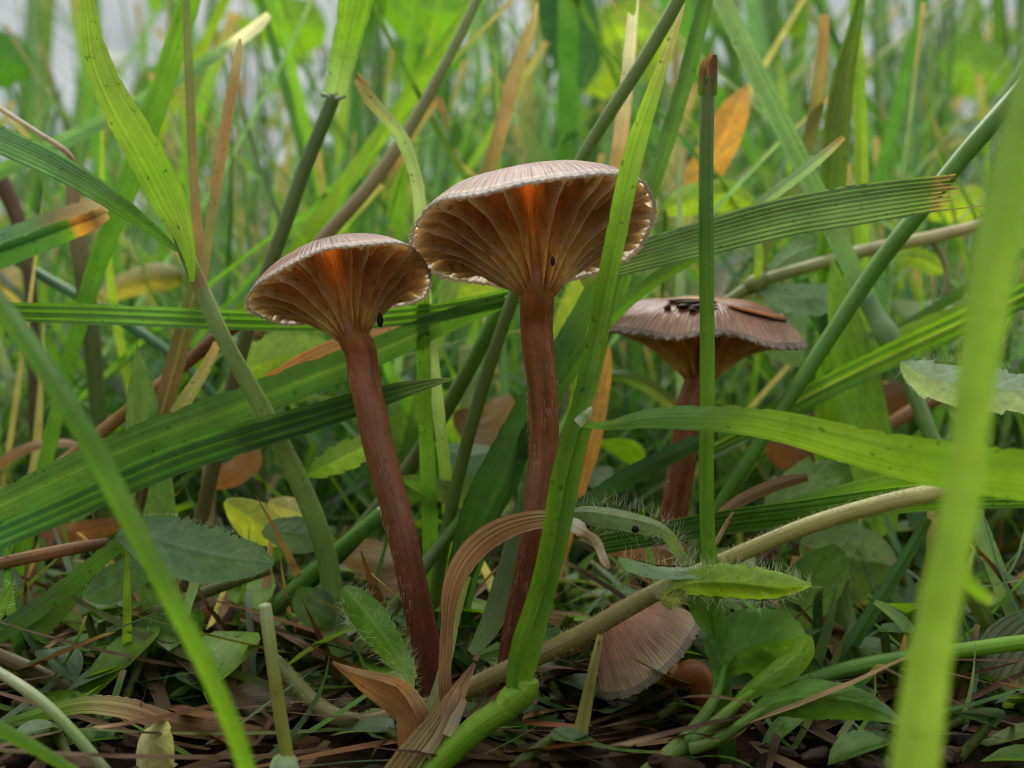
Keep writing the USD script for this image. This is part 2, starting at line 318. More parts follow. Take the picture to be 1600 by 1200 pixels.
    keep = meshkit.noise(np.stack([k * 0.35, np.cos(a) * 1.4 + 5, np.sin(a) * 1.4 + 5], -1), seed) + r.normal(0, 0.06, n) > 0.60; k, a = k[keep], a[keep]; n = len(k)
    T, S, N = frame(P, np.zeros(len(P)))
    o = np.cos(a)[:, None] * S[k] + np.sin(a)[:, None] * N[k]
    b = P[k] + o * RR[k][:, None] * 1.03
    hv, hf = hairs(b, T[k] + 0.25 * o + r.normal(0, 0.10, (n, 3)), r.uniform(0.0003, 0.0016, n) * r.uniform(0.4, 1, n), 0.000018)
    fz = obj('fibre', hv, hf, 'fuzz', so, (0.62, 0.46, 0.36), np.zeros((len(hv), 2)), smooth=False); tag(fz, kind='stuff')
    return root, W, top, rim

CAPC = [(0, (0.27, 0.135, 0.072)), (0.5, (0.29, 0.158, 0.095)), (0.82, (0.33, 0.195, 0.13)), (0.90, (0.38, 0.26, 0.185)), (0.935, (0.62, 0.54, 0.46)), (0.955, (0.80, 0.74, 0.66)), (1, (0.78, 0.70, 0.58))]
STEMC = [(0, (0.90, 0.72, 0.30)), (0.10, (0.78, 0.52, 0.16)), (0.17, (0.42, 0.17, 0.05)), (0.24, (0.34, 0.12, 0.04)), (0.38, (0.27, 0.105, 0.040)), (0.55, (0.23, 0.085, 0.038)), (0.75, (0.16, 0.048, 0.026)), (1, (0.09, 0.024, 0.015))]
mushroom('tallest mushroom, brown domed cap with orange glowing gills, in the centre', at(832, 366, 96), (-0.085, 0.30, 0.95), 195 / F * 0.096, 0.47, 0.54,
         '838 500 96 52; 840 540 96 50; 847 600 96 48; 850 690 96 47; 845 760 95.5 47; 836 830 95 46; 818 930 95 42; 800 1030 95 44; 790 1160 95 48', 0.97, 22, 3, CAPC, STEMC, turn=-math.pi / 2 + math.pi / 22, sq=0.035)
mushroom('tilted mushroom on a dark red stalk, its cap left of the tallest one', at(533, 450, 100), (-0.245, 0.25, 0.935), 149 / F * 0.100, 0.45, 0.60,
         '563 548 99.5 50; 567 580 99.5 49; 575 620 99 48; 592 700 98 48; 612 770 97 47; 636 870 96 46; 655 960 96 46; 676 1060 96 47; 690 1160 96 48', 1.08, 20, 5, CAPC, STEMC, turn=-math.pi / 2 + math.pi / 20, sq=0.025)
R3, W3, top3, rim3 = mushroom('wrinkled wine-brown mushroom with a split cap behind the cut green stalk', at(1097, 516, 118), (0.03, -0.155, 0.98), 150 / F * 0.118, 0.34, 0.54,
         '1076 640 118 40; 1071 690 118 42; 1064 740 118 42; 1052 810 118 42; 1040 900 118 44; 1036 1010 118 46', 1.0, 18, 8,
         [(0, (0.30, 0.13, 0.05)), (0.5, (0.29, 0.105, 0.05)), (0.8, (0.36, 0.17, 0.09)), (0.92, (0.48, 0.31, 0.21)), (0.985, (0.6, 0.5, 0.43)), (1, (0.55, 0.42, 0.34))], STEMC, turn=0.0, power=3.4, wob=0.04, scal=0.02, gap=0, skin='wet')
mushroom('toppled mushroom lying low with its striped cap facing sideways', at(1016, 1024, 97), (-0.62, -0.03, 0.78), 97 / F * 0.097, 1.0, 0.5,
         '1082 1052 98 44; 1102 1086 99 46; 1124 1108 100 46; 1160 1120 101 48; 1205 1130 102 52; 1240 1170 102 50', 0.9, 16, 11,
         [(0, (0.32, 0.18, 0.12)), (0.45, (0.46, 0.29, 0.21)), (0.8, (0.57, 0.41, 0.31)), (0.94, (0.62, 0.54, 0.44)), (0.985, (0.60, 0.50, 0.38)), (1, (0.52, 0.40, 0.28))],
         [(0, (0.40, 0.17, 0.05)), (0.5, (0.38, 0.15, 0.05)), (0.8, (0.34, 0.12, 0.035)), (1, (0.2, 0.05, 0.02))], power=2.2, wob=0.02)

# the split across the right of the wrinkled cap, and the crumbs of soil stuck on it
th_ = np.linspace(-1.35, 0.05, 40); q_ = 0.80 + 0.05 * np.sin(th_ * 3 + 1) - 0.25 * np.clip(-th_ - 0.7, 0, 1)
p_ = np.stack([q_ * rim3(th_) * np.cos(th_), q_ * rim3(th_) * np.sin(th_), top3(q_, th_) + 0.012], -1)
x_ = np.linspace(0, 1, 40); pw = np.sin(np.pi * x_) ** 0.6
v, f, t, u = tube(W3(p_), 0.00015 * pw + 0.00002, x_, [(0.03, 0.012, 0.008)] * 2, ns=8); obj('split', v, f, 'dry', R3, t, u)
p_ = np.stack([(q_ - 0.035) * rim3(th_) * np.cos(th_), (q_ - 0.035) * rim3(th_) * np.sin(th_), top3(q_ - 0.035, th_) + 0.018], -1)
v, f, t, u = tube(W3(p_), 0.00024 * pw + 0.00003, x_, [(0.20, 0.11, 0.06), (0.30, 0.18, 0.10), (0.2, 0.11, 0.06)], ns=8); obj('lifted_edge', v, f, 'cap', R3, t, u)
def crumb(c, s, seed, col, stretch=(1, 1, 1)):
    import trimesh
    m = trimesh.creation.icosphere(2, 1.0); v = np.array(m.vertices)
    v = v * (0.35 + 0.9 * meshkit.fbm(v * 1.6 + seed * 3.1, 3, seed) + 0.5 * meshkit.fbm(v * 4.5 + seed * 7.7, 2, seed))[:, None] * np.array(stretch) * s
    return v + c, np.array(m.faces)
def flakes(label, spots, col, name='soil_crumb'):
    J = Join()
    for k, (c, s, st) in enumerate(spots):
        v, f = crumb(np.asarray(c), s, k + 5, col, st); J.add(v, f, np.array(col) * (0.7 + 0.5 * ((k * 37) % 10) / 10), np.zeros((len(v), 2)))
    v, f, t, u = J.get(); return tag(obj(name, v, f, 'dry', '/World', t, u), label, 'soil')
def on3(qv, th, dz=0.02): return W3(np.array([qv * math.cos(th), qv * math.sin(th), float(top3(np.array(qv), np.array(th))) + dz]))
flakes('dark crumbs of soil stuck on top of the wrinkled wine-brown cap', [(on3(0.60, -2.05, 0.005), 0.0005, (1.6, 1, 0.5)), (on3(0.5, -1.9, 0.005), 0.0009, (2.2, 0.8, 0.3)), (on3(0.62, -1.72, 0.005), 0.0005, (2.4, 0.7, 0.4)), (on3(0.42, -2.2, 0.005), 0.0008, (1.8, 1, 0.3)), (on3(0.68, -1.9, 0.005), 0.0003, (1.2, 1, 0.8)), (on3(0.66, -2.3, 0.005), 0.00035, (1, 1, 0.8))], (0.10, 0.055, 0.035))
flakes('small dark seed stuck on the right of the tilted mushroom stalk top', [(at(594, 500, 98), 0.00055, (0.5, 0.6, 1.1))], (0.03, 0.025, 0.012), 'seed')
flakes('small dark speck stuck at the top of the tallest stalk', [(at(864, 408, 91.5), 0.0003, (0.6, 0.6, 1.2))], (0.06, 0.03, 0.015), 'seed')
flakes('tiny dark bead under the arched bristly leaf', [(at(993, 827, 93), 0.0003, (1, 1, 1))], (0.012, 0.012, 0.014), 'seed')
# ---------------------------------------------------------------- the grass blades, stalks and leaves one can tell apart
BR, MI, DK, BL, PA = (0.165, 0.32, 0.016), (0.095, 0.215, 0.020), (0.050, 0.125, 0.022), (0.11, 0.22, 0.10), (0.27, 0.38, 0.13)
YG, OL, ST, TN, BN, OR, WH, GY = (0.23, 0.36, 0.03), (0.13, 0.17, 0.035), (0.48, 0.38, 0.19), (0.36, 0.22, 0.10), (0.14, 0.075, 0.035), (0.50, 0.22, 0.045), (0.68, 0.64, 0.52), (0.20, 0.30, 0.16)
DB = (0.075, 0.04, 0.022)
seq = [100]
def blade(name, label, cat, pts, cols, m='leaf', root=None, group=None, n=None, parent=None, **k):
    c = parse(pts)
    c[:, 3] *= {'broad': 1.0, 'dry': 0.92}.get(m, 0.86)
    if root is not None: c = rooted(c, root)
    seq[0] += 1
    if m == 'broad': n = max(n or 0, 90); k['nu'] = max(k.get('nu', 0), 27); k.setdefault('veins', 6)
    P, W, x = spline(c, n or (18 + 7 * len(c)))
    k.setdefault('seed', seq[0]); k.setdefault('nu', 11)
    v, f, t, u = ribbon(P, W, x, cols, **k)
    if parent is not None: return obj(name, v, f, m, parent, t, u), (P, W, x)
    return tag(obj(name, v, f, m, '/World', t, u), label, cat, group), (P, W, x)
def stalk(name, label, cat, pts, cols, m='stem', root=None, group=None, n=None, parent=None, ns=12, **k):
    c = parse(pts)
    c[:, 3] *= {'broad': 1.0, 'dry': 0.92}.get(m, 0.86)
    if root is not None: c = rooted(c, root)
    seq[0] += 1
    P, W, x = spline(c, n or (20 + 8 * len(c)))
    v, f, t, u = tube(P, W / 2, x, cols, ns=ns, seed=seq[0], bumpy=k.pop('bumpy', 0.05), **k)
    if parent is not None: return obj(name, v, f, m, parent, t, u), (P, W, x)
    return tag(obj(name, v, f, m, '/World', t, u), label, cat, group), (P, W, x)
def fur(parent, P, W, x, n, length, tint=(0.60, 0.62, 0.45), both=True, edge=True, seed=1, rad=0.000018, up=0.5, spread=0.8):
    """Bristles along a leaf's two edges and over its upper face, or round a stalk (edge=False)."""
    r = np.random.default_rng(seed)
    T, S, N = frame(P, np.zeros(len(P)))
    k = r.integers(1, len(P) - 1, n); fr = r.uniform(0, 1, n)[:, None]
    b0 = P[k] * (1 - fr) + P[np.minimum(k + 1, len(P) - 1)] * fr
    w = W[k][:, None] / 2
    if edge:
        sd = np.where(r.uniform(0, 1, n) < 0.5, -1.0, 1.0)[:, None]
        uu = sd * np.where(r.uniform(0, 1, (n, 1)) < 0.65, 0.99, r.uniform(0, 1, (n, 1)))
        b = b0 + S[k] * w * uu
        d = S[k] * sd * 0.9 * np.abs(uu) + np.array([0, 0, 1]) * up * (1 - 0.4 * np.abs(uu)) + r.normal(0, spread * 0.5, (n, 3)) + T[k] * 0.2
    else:
        a = r.uniform(0, 2 * np.pi, (n, 1)); o = np.cos(a) * S[k] + np.sin(a) * N[k]
        b = b0 + o * w * 0.98; d = o + r.normal(0, spread * 0.4, (n, 3)) + 0.3 * T[k]
    v, f = hairs(b, d, r.uniform(0.2, 1.0, n) ** 1.3 * length, rad * 0.8)
    return tag(obj('bristle', v, f, 'hair', parent, tint, np.zeros((len(v), 2)), smooth=False), kind='stuff')

NEAR = 'grass close to the mushrooms'
# --- in front of the mushrooms, out of focus
blade('grass_shoot', 'broad blurred bright green blade standing at the right, nearest the lens', 'grass blade', '1425 1260 43 84; 1460 1000 43 76; 1500 800 43 64; 1526 600 43 68; 1556 400 43 80; 1592 200 44 64; 1640 20 45 40', [(0.18, 0.31, 0.03), (0.21, 0.32, 0.05), (0.19, 0.31, 0.04), (0.18, 0.31, 0.04)], root=0, fold=0.3, roll=[0.1, -0.3, 0.1])
blade('grass_shoot', 'thin blurred green blade arching across the lower left corner in front', 'grass blade', '400 1260 56 30; 372 1160 56 31; 330 1060 56 33; 262 925 56 36; 192 790 57 40; 120 655 58 40; 50 545 60 40; -20 450 62 36; -120 340 64 20', [BR, BR, MI, MI], root=0, fold=0.35)
blade('grass_shoot', 'short green blade running out of the bottom left corner', 'grass blade', '-90 1090 70 22; 0 1138 70 24; 60 1172 70 22; 130 1215 70 18', [MI, BR], root=-1, fold=0.3)
stalk('pale_stalk', 'whitish downy stalk sloping down the bottom left corner', 'stalk', '-60 1020 78 16; 0 1052 78 18; 60 1092 78 20; 110 1140 78 20; 165 1205 78 20', [WH, PA, WH], root=-1)
# --- the branching grass beside the tallest mushroom
g = thing('grass_plant', 'bright green grass plant with a bent joint crossing the tallest mushroom', 'grass')
stalk('culm', None, None, '640 1240 84 46; 700 1180 84 46; 760 1125 84 48; 800 1096 84 50; 812 1075 84 50', [PA, BR, BR, YG], root=0, parent=g)
stalk('joint', None, None, '790 1106 84 46; 806 1090 84 56; 818 1078 84 52; 824 1062 84 42', [YG, BR, YG], parent=g, ns=16)
blade('sheath', None, None, '812 1078 84 34; 824 1035 83.5 36; 842 960 83.5 38; 864 870 83.5 40; 884 770 83.5 42; 904 680 83.5 40; 914 655 83.5 36', [BR, MI, MI, BR], parent=g, fold=-0.5, nu=13, m='stem')
blade('leaf', None, None, '800 1075 83 20; 806 1020 83 24; 836 930 83 26; 858 830 83 26; 874 740 83 28; 896 660 83 28; 918 580 83 30; 944 460 83 34; 968 340 83 38; 990 240 84 36; 1022 140 85 26; 1050 60 86 16; 1070 6 87 3', [MI, BR, BR, MI, BR, BR, YG, ST], parent=g, fold=-0.35, ribs=3, nu=15, n=90)
blade('leaf', None, None, '908 655 84 18; 924 600 85 24; 944 500 85.5 26; 962 390 86 26; 984 290 86.5 24; 1006 200 87 14; 1022 146 87 2', [BR, BR, MI, BR], parent=g, fold=0.3, ribs=3, nu=13)
blade('leaf', None, None, '912 660 83 14; 950 664 82 17; 1000 655 82 32; 1060 652 82 42; 1140 655 81 50; 1230 670 80 58; 1320 694 78 68; 1420 718 76 82; 1520 735 74 92; 1640 750 72 92; 1800 770 70 70', [BR, (0.10, 0.21, 0.05), (0.17, 0.29, 0.025), (0.18, 0.30, 0.025), (0.15, 0.28, 0.02), (0.17, 0.29, 0.025), BR], parent=g, roll=[0.5, -0.25, -0.35, -0.35], fold=0.18, nu=13, n=80)
blade('ligule', None, None, '902 662 82.6 20; 914 650 82.6 18; 924 636 82.8 5', [WH, PA, WH], parent=g, fold=0.3)
# --- the hollow cut stalk
g = thing('cut_stalk', 'straight upright green stalk with a hollow brown cut end', 'stalk')
_, (P, W, x) = stalk('stalk', None, None, '1140 1220 92 34; 1130 1090 91 33; 1122 980 90 31; 1112 900 90 29; 1106 840 90 27; 1105 600 90 27; 1103 300 90 27; 1105 170 90 25; 1107 122 90 24', [MI, MI, BR, BR, MI, OL], parent=g, root=0, cap=False, ns=16)
v, f, t, u = tube(P[-4:] - 0.00006, W[-4:] / 2 * 0.82, x[-4:], [DB, BN], ns=16, cap=False); obj('pith', v, f, 'dry', g, t, u)
for pts, cols in (('1097 150 89.7 15; 1098 122 89.7 16; 1099 104 89.7 12; 1101 92 89.7 4', [MI, OL, BN, TN]), ('1114 150 89.7 14; 1114 118 89.7 15; 1115 100 89.7 13; 1117 86 89.7 6', [MI, (0.2, 0.17, 0.05), BN, DB]), ('1106 140 90.5 26; 1107 112 90.5 26; 1109 98 90.4 18; 1112 82 90.3 4', [OL, TN, BN, TN])):
    blade('torn_rim', None, None, pts, cols, m='dry', parent=g, nu=7, fold=-0.4, wav=0.1)
# --- blades round the caps
v_lab = 'wide ribbed green blade with a frayed end right of the tallest cap'
blade('grass_shoot', v_lab, 'grass', '905 436 109 34; 960 412 107 48; 1040 388 105 60; 1120 366 104 66; 1220 340 103 72; 1320 322 102 74; 1400 310 101 70; 1462 302 100 64', [(0, OL), (0.1, (0.10, 0.15, 0.05)), (0.3, (0.11, 0.185, 0.07)), (0.85, (0.14, 0.22, 0.085)), (0.97, (0.12, 0.2, 0.05)), (1, TN)], ribs=9, amp=0.06, nu=73, n=70, fold=0.06, cup=0.12, torn=0.55, roll=0.15)
blade('grass_shoot', 'narrow pale blade with a snipped tan tip above the wide ribbed blade', 'grass blade', '1160 345 110 26; 1210 302 109 22; 1262 262 108 20; 1318 214 107 11', [MI, GY, GY, (0.25, 0.34, 0.2), TN], fold=0.4)
stalk('grass_stalk', 'smooth olive stalk leaning up right from behind the tallest cap', 'grass blade', '800 470 110 24; 900 262 110 23; 960 165 110 24; 1020 70 110 25; 1075 -30 110 25; 1150 -170 110 24', [MI, OL, (0.14, 0.21, 0.04), OL], root=0)
blade('grass_shoot', 'dark green upright blade leaning right behind the pointed grass tip', 'grass blade', '955 480 115 28; 1005 330 114 30; 1045 210 114 30; 1080 90 114 30; 1108 -30 114 28; 1135 -160 114 22', [MI, MI, (0.08, 0.17, 0.03), DK], root=0, fold=0.5)
blade('grass_shoot', 'flat green blade with a torn white tip behind the tallest cap', 'grass blade', '940 420 120 30; 962 280 120 30; 976 160 120 26; 984 80 120 22; 987 42 120 18', [MI, BR, BR, MI, TN, WH], root=0, torn=1.2, fold=0.2)
blade('grass_shoot', 'long pale bluish blade slanting down right from the top edge', 'grass blade', '1105 -60 128 34; 1148 40 128 34; 1210 170 127 36; 1270 290 126 36; 1322 400 125 34; 1372 500 125 34', [GY, (0.17, 0.30, 0.12), (0.15, 0.27, 0.10), (0.19, 0.31, 0.13)], fold=-0.5)
stalk('grass_joint', 'whitish swollen joint on the long pale bluish blade', 'grass blade', '1352 460 124.6 30; 1368 492 124.4 32; 1384 520 124 44; 1396 544 124 36; 1408 566 124 30; 1442 650 124 28; 1490 760 124 28', [(0.19, 0.31, 0.13), (0.26, 0.37, 0.17), PA, (0.2, 0.34, 0.08), BR, MI], root=-1)
stalk('grass_stalk', 'smooth green stalk crossing in front of the wide ribbed blade', 'grass blade', '1092 850 108 22; 1130 780 108 24; 1200 672 108 27; 1290 536 109 29; 1380 402 110 31; 1440 326 110 32; 1500 250 110 33; 1570 170 110 34; 1680 50 110 32', [BR, MI, MI, MI, (0.09, 0.21, 0.03)], root=0)
blade('grass_shoot', 'folded green blade with a yellow stripe below the wrinkled cap', 'grass blade', '1050 728 118 22; 1120 694 118 30; 1200 652 117 38; 1300 600 116 42; 1400 552 115 46; 1500 506 114 46; 1600 462 113 44; 1720 410 112 34', [DK, MI, MI, BR, MI, MI], ribs=3, amp=0.12, nu=17, midrib=(0.33, 0.40, 0.05), fold=-0.3)
blade('grass_shoot', 'upright green blade with two dark grooves at the upper right', 'grass blade', '1298 420 135 46; 1302 290 135 46; 1308 200 135 46; 1322 100 135 36; 1338 30 135 22; 1350 -40 135 14', [MI, BR, BR, MI, OL, MI], ribs=3, amp=0.14, nu=17, root=0)
blade('grass_shoot', 'slim light green blade right of the grooved upright blade', 'grass blade', '1346 420 140 24; 1346 260 140 24; 1342 120 140 22; 1336 0 140 20; 1330 -120 140 14', [BR, BR, YG, BR], root=0, fold=0.5)
blade('grass_shoot', 'olive blade with a brown cut top at the upper right', 'grass blade', '1200 380 138 20; 1258 236 138 24; 1278 150 138 24; 1286 70 138 22; 1288 22 138 16', [MI, (0.13, 0.22, 0.03), OL, OL, TN], root=0)
blade('grass_shoot', 'bright yellow-green blade descending from the top left edge', 'grass blade', '126 -60 99 20; 138 10 98 28; 152 90 97 44; 180 158 96 56; 222 232 95.5 66; 262 310 95.5 62; 288 370 95.5 34; 300 440 95.5 8', [BR, YG, YG, YG, BR, YG, BR], ribs=5, amp=0.03, nu=21, n=60, fold=0.1, roll=[0.2, -0.2, 0.1])
stalk('grass_stalk', 'pale green stalk curving from the yellow-green blade down to the soil', 'grass blade', '272 330 97 22; 282 372 98 26; 310 440 100 28; 350 530 102 29; 400 620 104 32; 448 712 106 36; 492 812 107 38; 516 900 108 38; 524 990 108 40; 552 1070 107 56; 590 1120 106 60', [(0, PA), (0.04, TN), (0.06, PA), (0.11, PA), (0.13, TN), (0.16, (0.36, 0.46, 0.2)), (0.4, (0.30, 0.40, 0.11)), (0.7, (0.18, 0.28, 0.06)), (0.9, (0.24, 0.36, 0.14)), (1, PA)], root=-1, n=90)
blade('grass_shoot', 'dark green ribbed blade leaning right at the upper left', 'grass blade', '110 560 126 26; 150 420 126 34; 196 300 126 38; 245 160 126 40; 284 40 126 40; 310 -50 126 36; 340 -150 126 26', [MI, MI, (0.07, 0.18, 0.02), MI, BR], root=0, fold=0.3, ribs=3, amp=0.06)
blade('grass_shoot', 'finely ribbed grey-green blade narrowing to the left stalk', 'grass blade', '-120 150 103 50; -20 208 102 50; 60 244 102 48; 130 282 101 42; 190 322 100 34; 240 360 100 22; 278 392 100 8', [BL, BL, (0.12, 0.25, 0.10), MI, MI], ribs=7, amp=0.04, nu=43, fold=0.2, roll=0.3)
stalk('dry_straw', 'thin white straw above the finely ribbed grey-green blade', 'straw', '-60 130 112 9; 10 176 112 9; 70 214 112 8; 106 240 112 10; 118 256 112 7', [WH, WH, WH, TN], m='dry')
g = thing('cut_grass', 'thick cut blade with a brown withered end at the left edge', 'grass')
blade('upper_face', None, None, '-130 420 116 36; -40 388 116 38; 40 360 116 40; 100 338 116 38; 140 326 116 34; 168 318 116 22', [BL, (0.13, 0.25, 0.13), (0.13, 0.26, 0.12), (0.12, 0.24, 0.08), TN, ST], parent=g, fold=0.1, roll=0.7)
blade('lower_face', None, None, '-130 450 115.5 40; -40 416 115.5 42; 40 386 115.5 40; 100 362 115.5 38; 140 346 115.5 34; 166 332 115.5 24', [(0, DK), (0.7, (0.055, 0.15, 0.035)), (0.8, MI), (0.84, OR), (0.93, BN), (1, TN)], parent=g, fold=0.1)
blade('grass_shoot', 'long blue-green blade with a dry white tip rising to the upper left', 'grass blade', '-100 330 145 24; 0 268 145 26; 110 215 145 26; 200 168 145 25; 290 116 145 22; 360 70 145 20; 400 42 145 22; 420 22 145 12', [(0, MI), (0.4, BL), (0.8, BL), (0.86, (0.24, 0.34, 0.2)), (0.9, WH), (1, WH)], fold=-0.4)
blade('grass_shoot', 'brownish upright stem left of the reddish snipped stem', 'grass blade', '318 480 112 26; 312 400 112 19; 304 300 112 18; 298 180 112 17; 293 60 112 15; 290 -20 112 10', [OL, TN, (0.24, 0.20, 0.07), (0.18, 0.21, 0.05), (0.16, 0.22, 0.05)], fold=0.5, m='stem')
blade('grass_shoot', 'reddish tan stem with a snipped top left of the tilted mushroom', 'grass blade', '316 440 111 16; 326 370 111 17; 346 240 111 20; 364 130 111 18; 373 78 111 12; 375 60 111 4', [TN, (0.25, 0.25, 0.08), (0.34, 0.22, 0.09), (0.38, 0.22, 0.10), TN, ST], fold=0.5, m='stem')
blade('grass_shoot', 'dark purplish brown sheath below the two reddish stems', 'grass blade', '312 430 113 26; 292 500 113 32; 268 590 113 34; 244 672 113 28; 228 740 113 20', [OL, (0.17, 0.10, 0.045), (0.12, 0.065, 0.04), BN, BN], root=-1, fold=0.5, m='stem', midrib=(0.22, 0.20, 0.06))
blade('grass_shoot', 'wilted beige blade leaning beside the dark purplish sheath', 'grass blade', '340 535 115 14; 312 590 115 22; 280 640 115 26; 255 690 115 22', [TN, (0.27, 0.24, 0.12), (0.25, 0.25, 0.10), OL], fold=0.3)
stalk('dry_straw', 'golden brown straw rising from the lower left towards the tilted cap', 'straw', '-10 800 122 22; 60 752 122 22; 150 682 122 22; 240 610 121 22; 300 560 120 22; 350 520 119 26; 400 488 118 20', [ST, (0.34, 0.22, 0.07), TN, (0.32, 0.2, 0.06), TN, (0.22, 0.10, 0.06), TN], m='dry')
g = thing('grass_plant', 'dark jointed stem carrying a broad bright leaf at the top', 'grass')
stalk('stem', None, None, '380 540 117 26; 408 450 117 26; 440 365 117 26; 478 258 117 26; 506 190 117 26; 522 150 117 24', [BN, (0.16, 0.12, 0.05), (0.14, 0.125, 0.045), (0.11, 0.15, 0.04), (0.09, 0.15, 0.03)], parent=g, root=0)
blade('leaf', None, None, '524 152 117 36; 532 110 117 44; 545 50 117 52; 560 -20 117 62; 580 -120 117 60; 610 -240 117 30', [PA, BR, BR, YG, BR], parent=g, ribs=5, amp=0.035, nu=21, fold=0.12)
stalk('collar', None, None, '502 147 116.6 7; 516 151 116.6 9; 530 153 116.6 8; 540 150 116.6 6', [PA, WH, PA], parent=g)
blade('grass_shoot', 'pale twisted curling tendril left of the tallest cap', 'grass blade', '574 132 113 6; 556 116 113 12; 564 132 113 20; 584 160 113 24; 608 186 113 22; 632 220 113 26; 648 262 113 22; 658 310 113 24; 660 380 113 22; 662 430 113 22', [TN, PA, (0.38, 0.46, 0.2), (0.42, 0.5, 0.25), PA, YG, BR, BR], root=-1, fold=0.4, roll=[0, 0.6, -0.4, 0.5, 0], n=60)
blade('grass_shoot', 'bright green diagonal blade passing behind the dark jointed stem', 'grass blade', '330 540 152 26; 420 440 152 27; 500 340 152 28; 590 218 152 28; 660 120 152 28; 745 0 152 26; 820 -110 152 20', [MI, BR, BR, YG, BR, BR], root=0, fold=0.4)
stalk('dry_straw', 'brown-flecked straw stem rising steeply behind the tilted cap', 'straw', '500 380 140 26; 560 312 140 25; 620 232 140 23; 680 130 140 20; 720 52 140 18; 760 -30 140 17; 800 -120 140 14', [(0.42, 0.31, 0.15), (0.38, 0.28, 0.12), (0.24, 0.15, 0.06), (0.32, 0.24, 0.13), (0.25, 0.28, 0.12), (0.22, 0.3, 0.08)], root=0)
blade('grass_shoot', 'folded olive blade bent over beside the brown-flecked straw', 'grass blade', '600 290 141 24; 636 220 141 26; 662 178 141 24; 684 158 141 18; 692 172 141 12; 700 205 141 4', [OL, TN, (0.27, 0.27, 0.12), TN, (0.2, 0.12, 0.06)], fold=0.4)
blade('grass_shoot', 'green blade with a tan tip rising above the tallest cap', 'grass blade', '740 340 148 26; 768 250 148 26; 796 150 148 28; 816 80 148 24; 832 36 148 16; 840 4 148 4', [MI, MI, (0.15, 0.25, 0.04), (0.16, 0.2, 0.06), TN, ST], root=0, fold=0.35)
blade('grass_shoot', 'long double-ridged horizontal blade running left behind the tilted cap', 'grass blade', '-120 482 108 34; 0 487 108 35; 150 491 108 37; 300 497 109 37; 420 501 109 36; 540 500 110 36; 660 490 111 34; 780 468 112 32; 880 440 113 24', [MI, MI, (0.12, 0.25, 0.06), MI, MI, MI, MI], ribs=3, amp=0.16, nu=19, n=60, fold=-0.1)
blade('grass_shoot', 'dark glossy pointed blade passing behind the tilted mushroom stalk', 'grass blade', '-140 900 96 44; 0 838 97 46; 120 786 98 50; 250 728 99 54; 360 690 100 54; 460 660 101 50; 560 630 102 44; 640 606 102 28; 708 592 102 3', [MI, (0.055, 0.16, 0.05), DK, DK, DK, (0.035, 0.085, 0.025), (0.05, 0.11, 0.03), (0.16, 0.22, 0.09)], ribs=3, amp=0.16, nu=21, n=70, fold=0.15, roll=-0.3)
blade('grass_shoot', 'broad mid-green blade behind and above the dark glossy pointed blade', 'grass blade', '-140 850 103 52; 0 790 104 56; 120 735 105 62; 250 680 106 66; 360 640 108 66; 460 600 109 60; 560 562 110 54; 680 510 111 44; 790 470 112 24', [(0.07, 0.15, 0.025), (0.07, 0.15, 0.035), (0.06, 0.13, 0.025), (0.06, 0.13, 0.03), (0.055, 0.13, 0.03), (0.06, 0.14, 0.025), MI], midrib=(0.12, 0.21, 0.035), nu=17, n=60, fold=0.2, roll=-0.2)
blade('withered_grass', 'long tan dry blade sloping behind the tilted mushroom stalk', 'dead grass', '330 665 113 10; 420 600 113 30; 500 556 113 36; 580 525 114 34; 680 500 115 22; 740 490 116 8', [TN, OR, (0.42, 0.24, 0.11), (0.4, 0.24, 0.12), TN], m='dry', nu=15, ribs=3, amp=0.05)
stalk('grass_stalk', 'green stalk slanting down left between the two tall mushrooms', 'grass blade', '830 400 116 26; 792 460 116 28; 752 540 116 28; 700 635 117 28; 640 730 118 30; 575 815 118 32; 505 888 118 34; 440 940 118 32', [MI, MI, OL, (0.10, 0.12, 0.04), DK, MI, MI], root=-1)
blade('grass_shoot', 'upright green blade between the two tall mushrooms', 'grass blade', '660 360 111 22; 661 480 111 25; 663 600 111 26; 667 700 111 28; 671 800 111 29; 674 900 111 28', [BR, BR, MI, MI, MI, MI], root=-1, fold=0.3)
blade('grass_shoot', 'wide dark green blade leaning behind the tallest mushroom stalk', 'grass blade', '935 430 112 24; 896 520 110 44; 856 600 108 64; 815 680 107 76; 778 750 106 78; 752 800 106 70; 730 860 106 56; 706 960 106 44', [MI, DK, DK, DK, (0.04, 0.10, 0.02), DK, MI], root=-1, ribs=5, amp=0.03, nu=21, fold=0.15, roll=0.2)
blade('grass_shoot', 'dull grey-green blade hanging behind the dried curling leaf', 'grass blade', '862 690 101 34; 830 770 101 42; 808 850 100.5 46; 788 920 100 46; 764 980 100 38; 735 1020 100 14', [DK, (0.07, 0.13, 0.05), (0.10, 0.15, 0.08), (0.11, 0.15, 0.08), GY], nu=13, fold=0.1)
blade('grass_shoot', 'dark narrow blade crossing behind the pointed grass near the wrinkled cap', 'grass blade', '850 640 106 34; 900 566 106 30; 950 500 107 26; 1010 446 107 26; 1080 402 108 24; 1130 372 108 12', [DK, DK, (0.04, 0.10, 0.02), MI, MI], root=0, fold=0.4)
blade('grass_shoot', 'long striped green blade lying across behind the downy runner', 'grass blade', '940 850 103 36; 1060 828 102 42; 1160 812 102 44; 1260 800 101 48; 1360 786 101 50; 1460 776 100 50; 1560 774 100 46; 1700 770 100 40', [DK, DK, MI, MI, BR, MI, MI], ribs=5, amp=0.10, nu=27, n=60, fold=0.1, roll=-0.3)
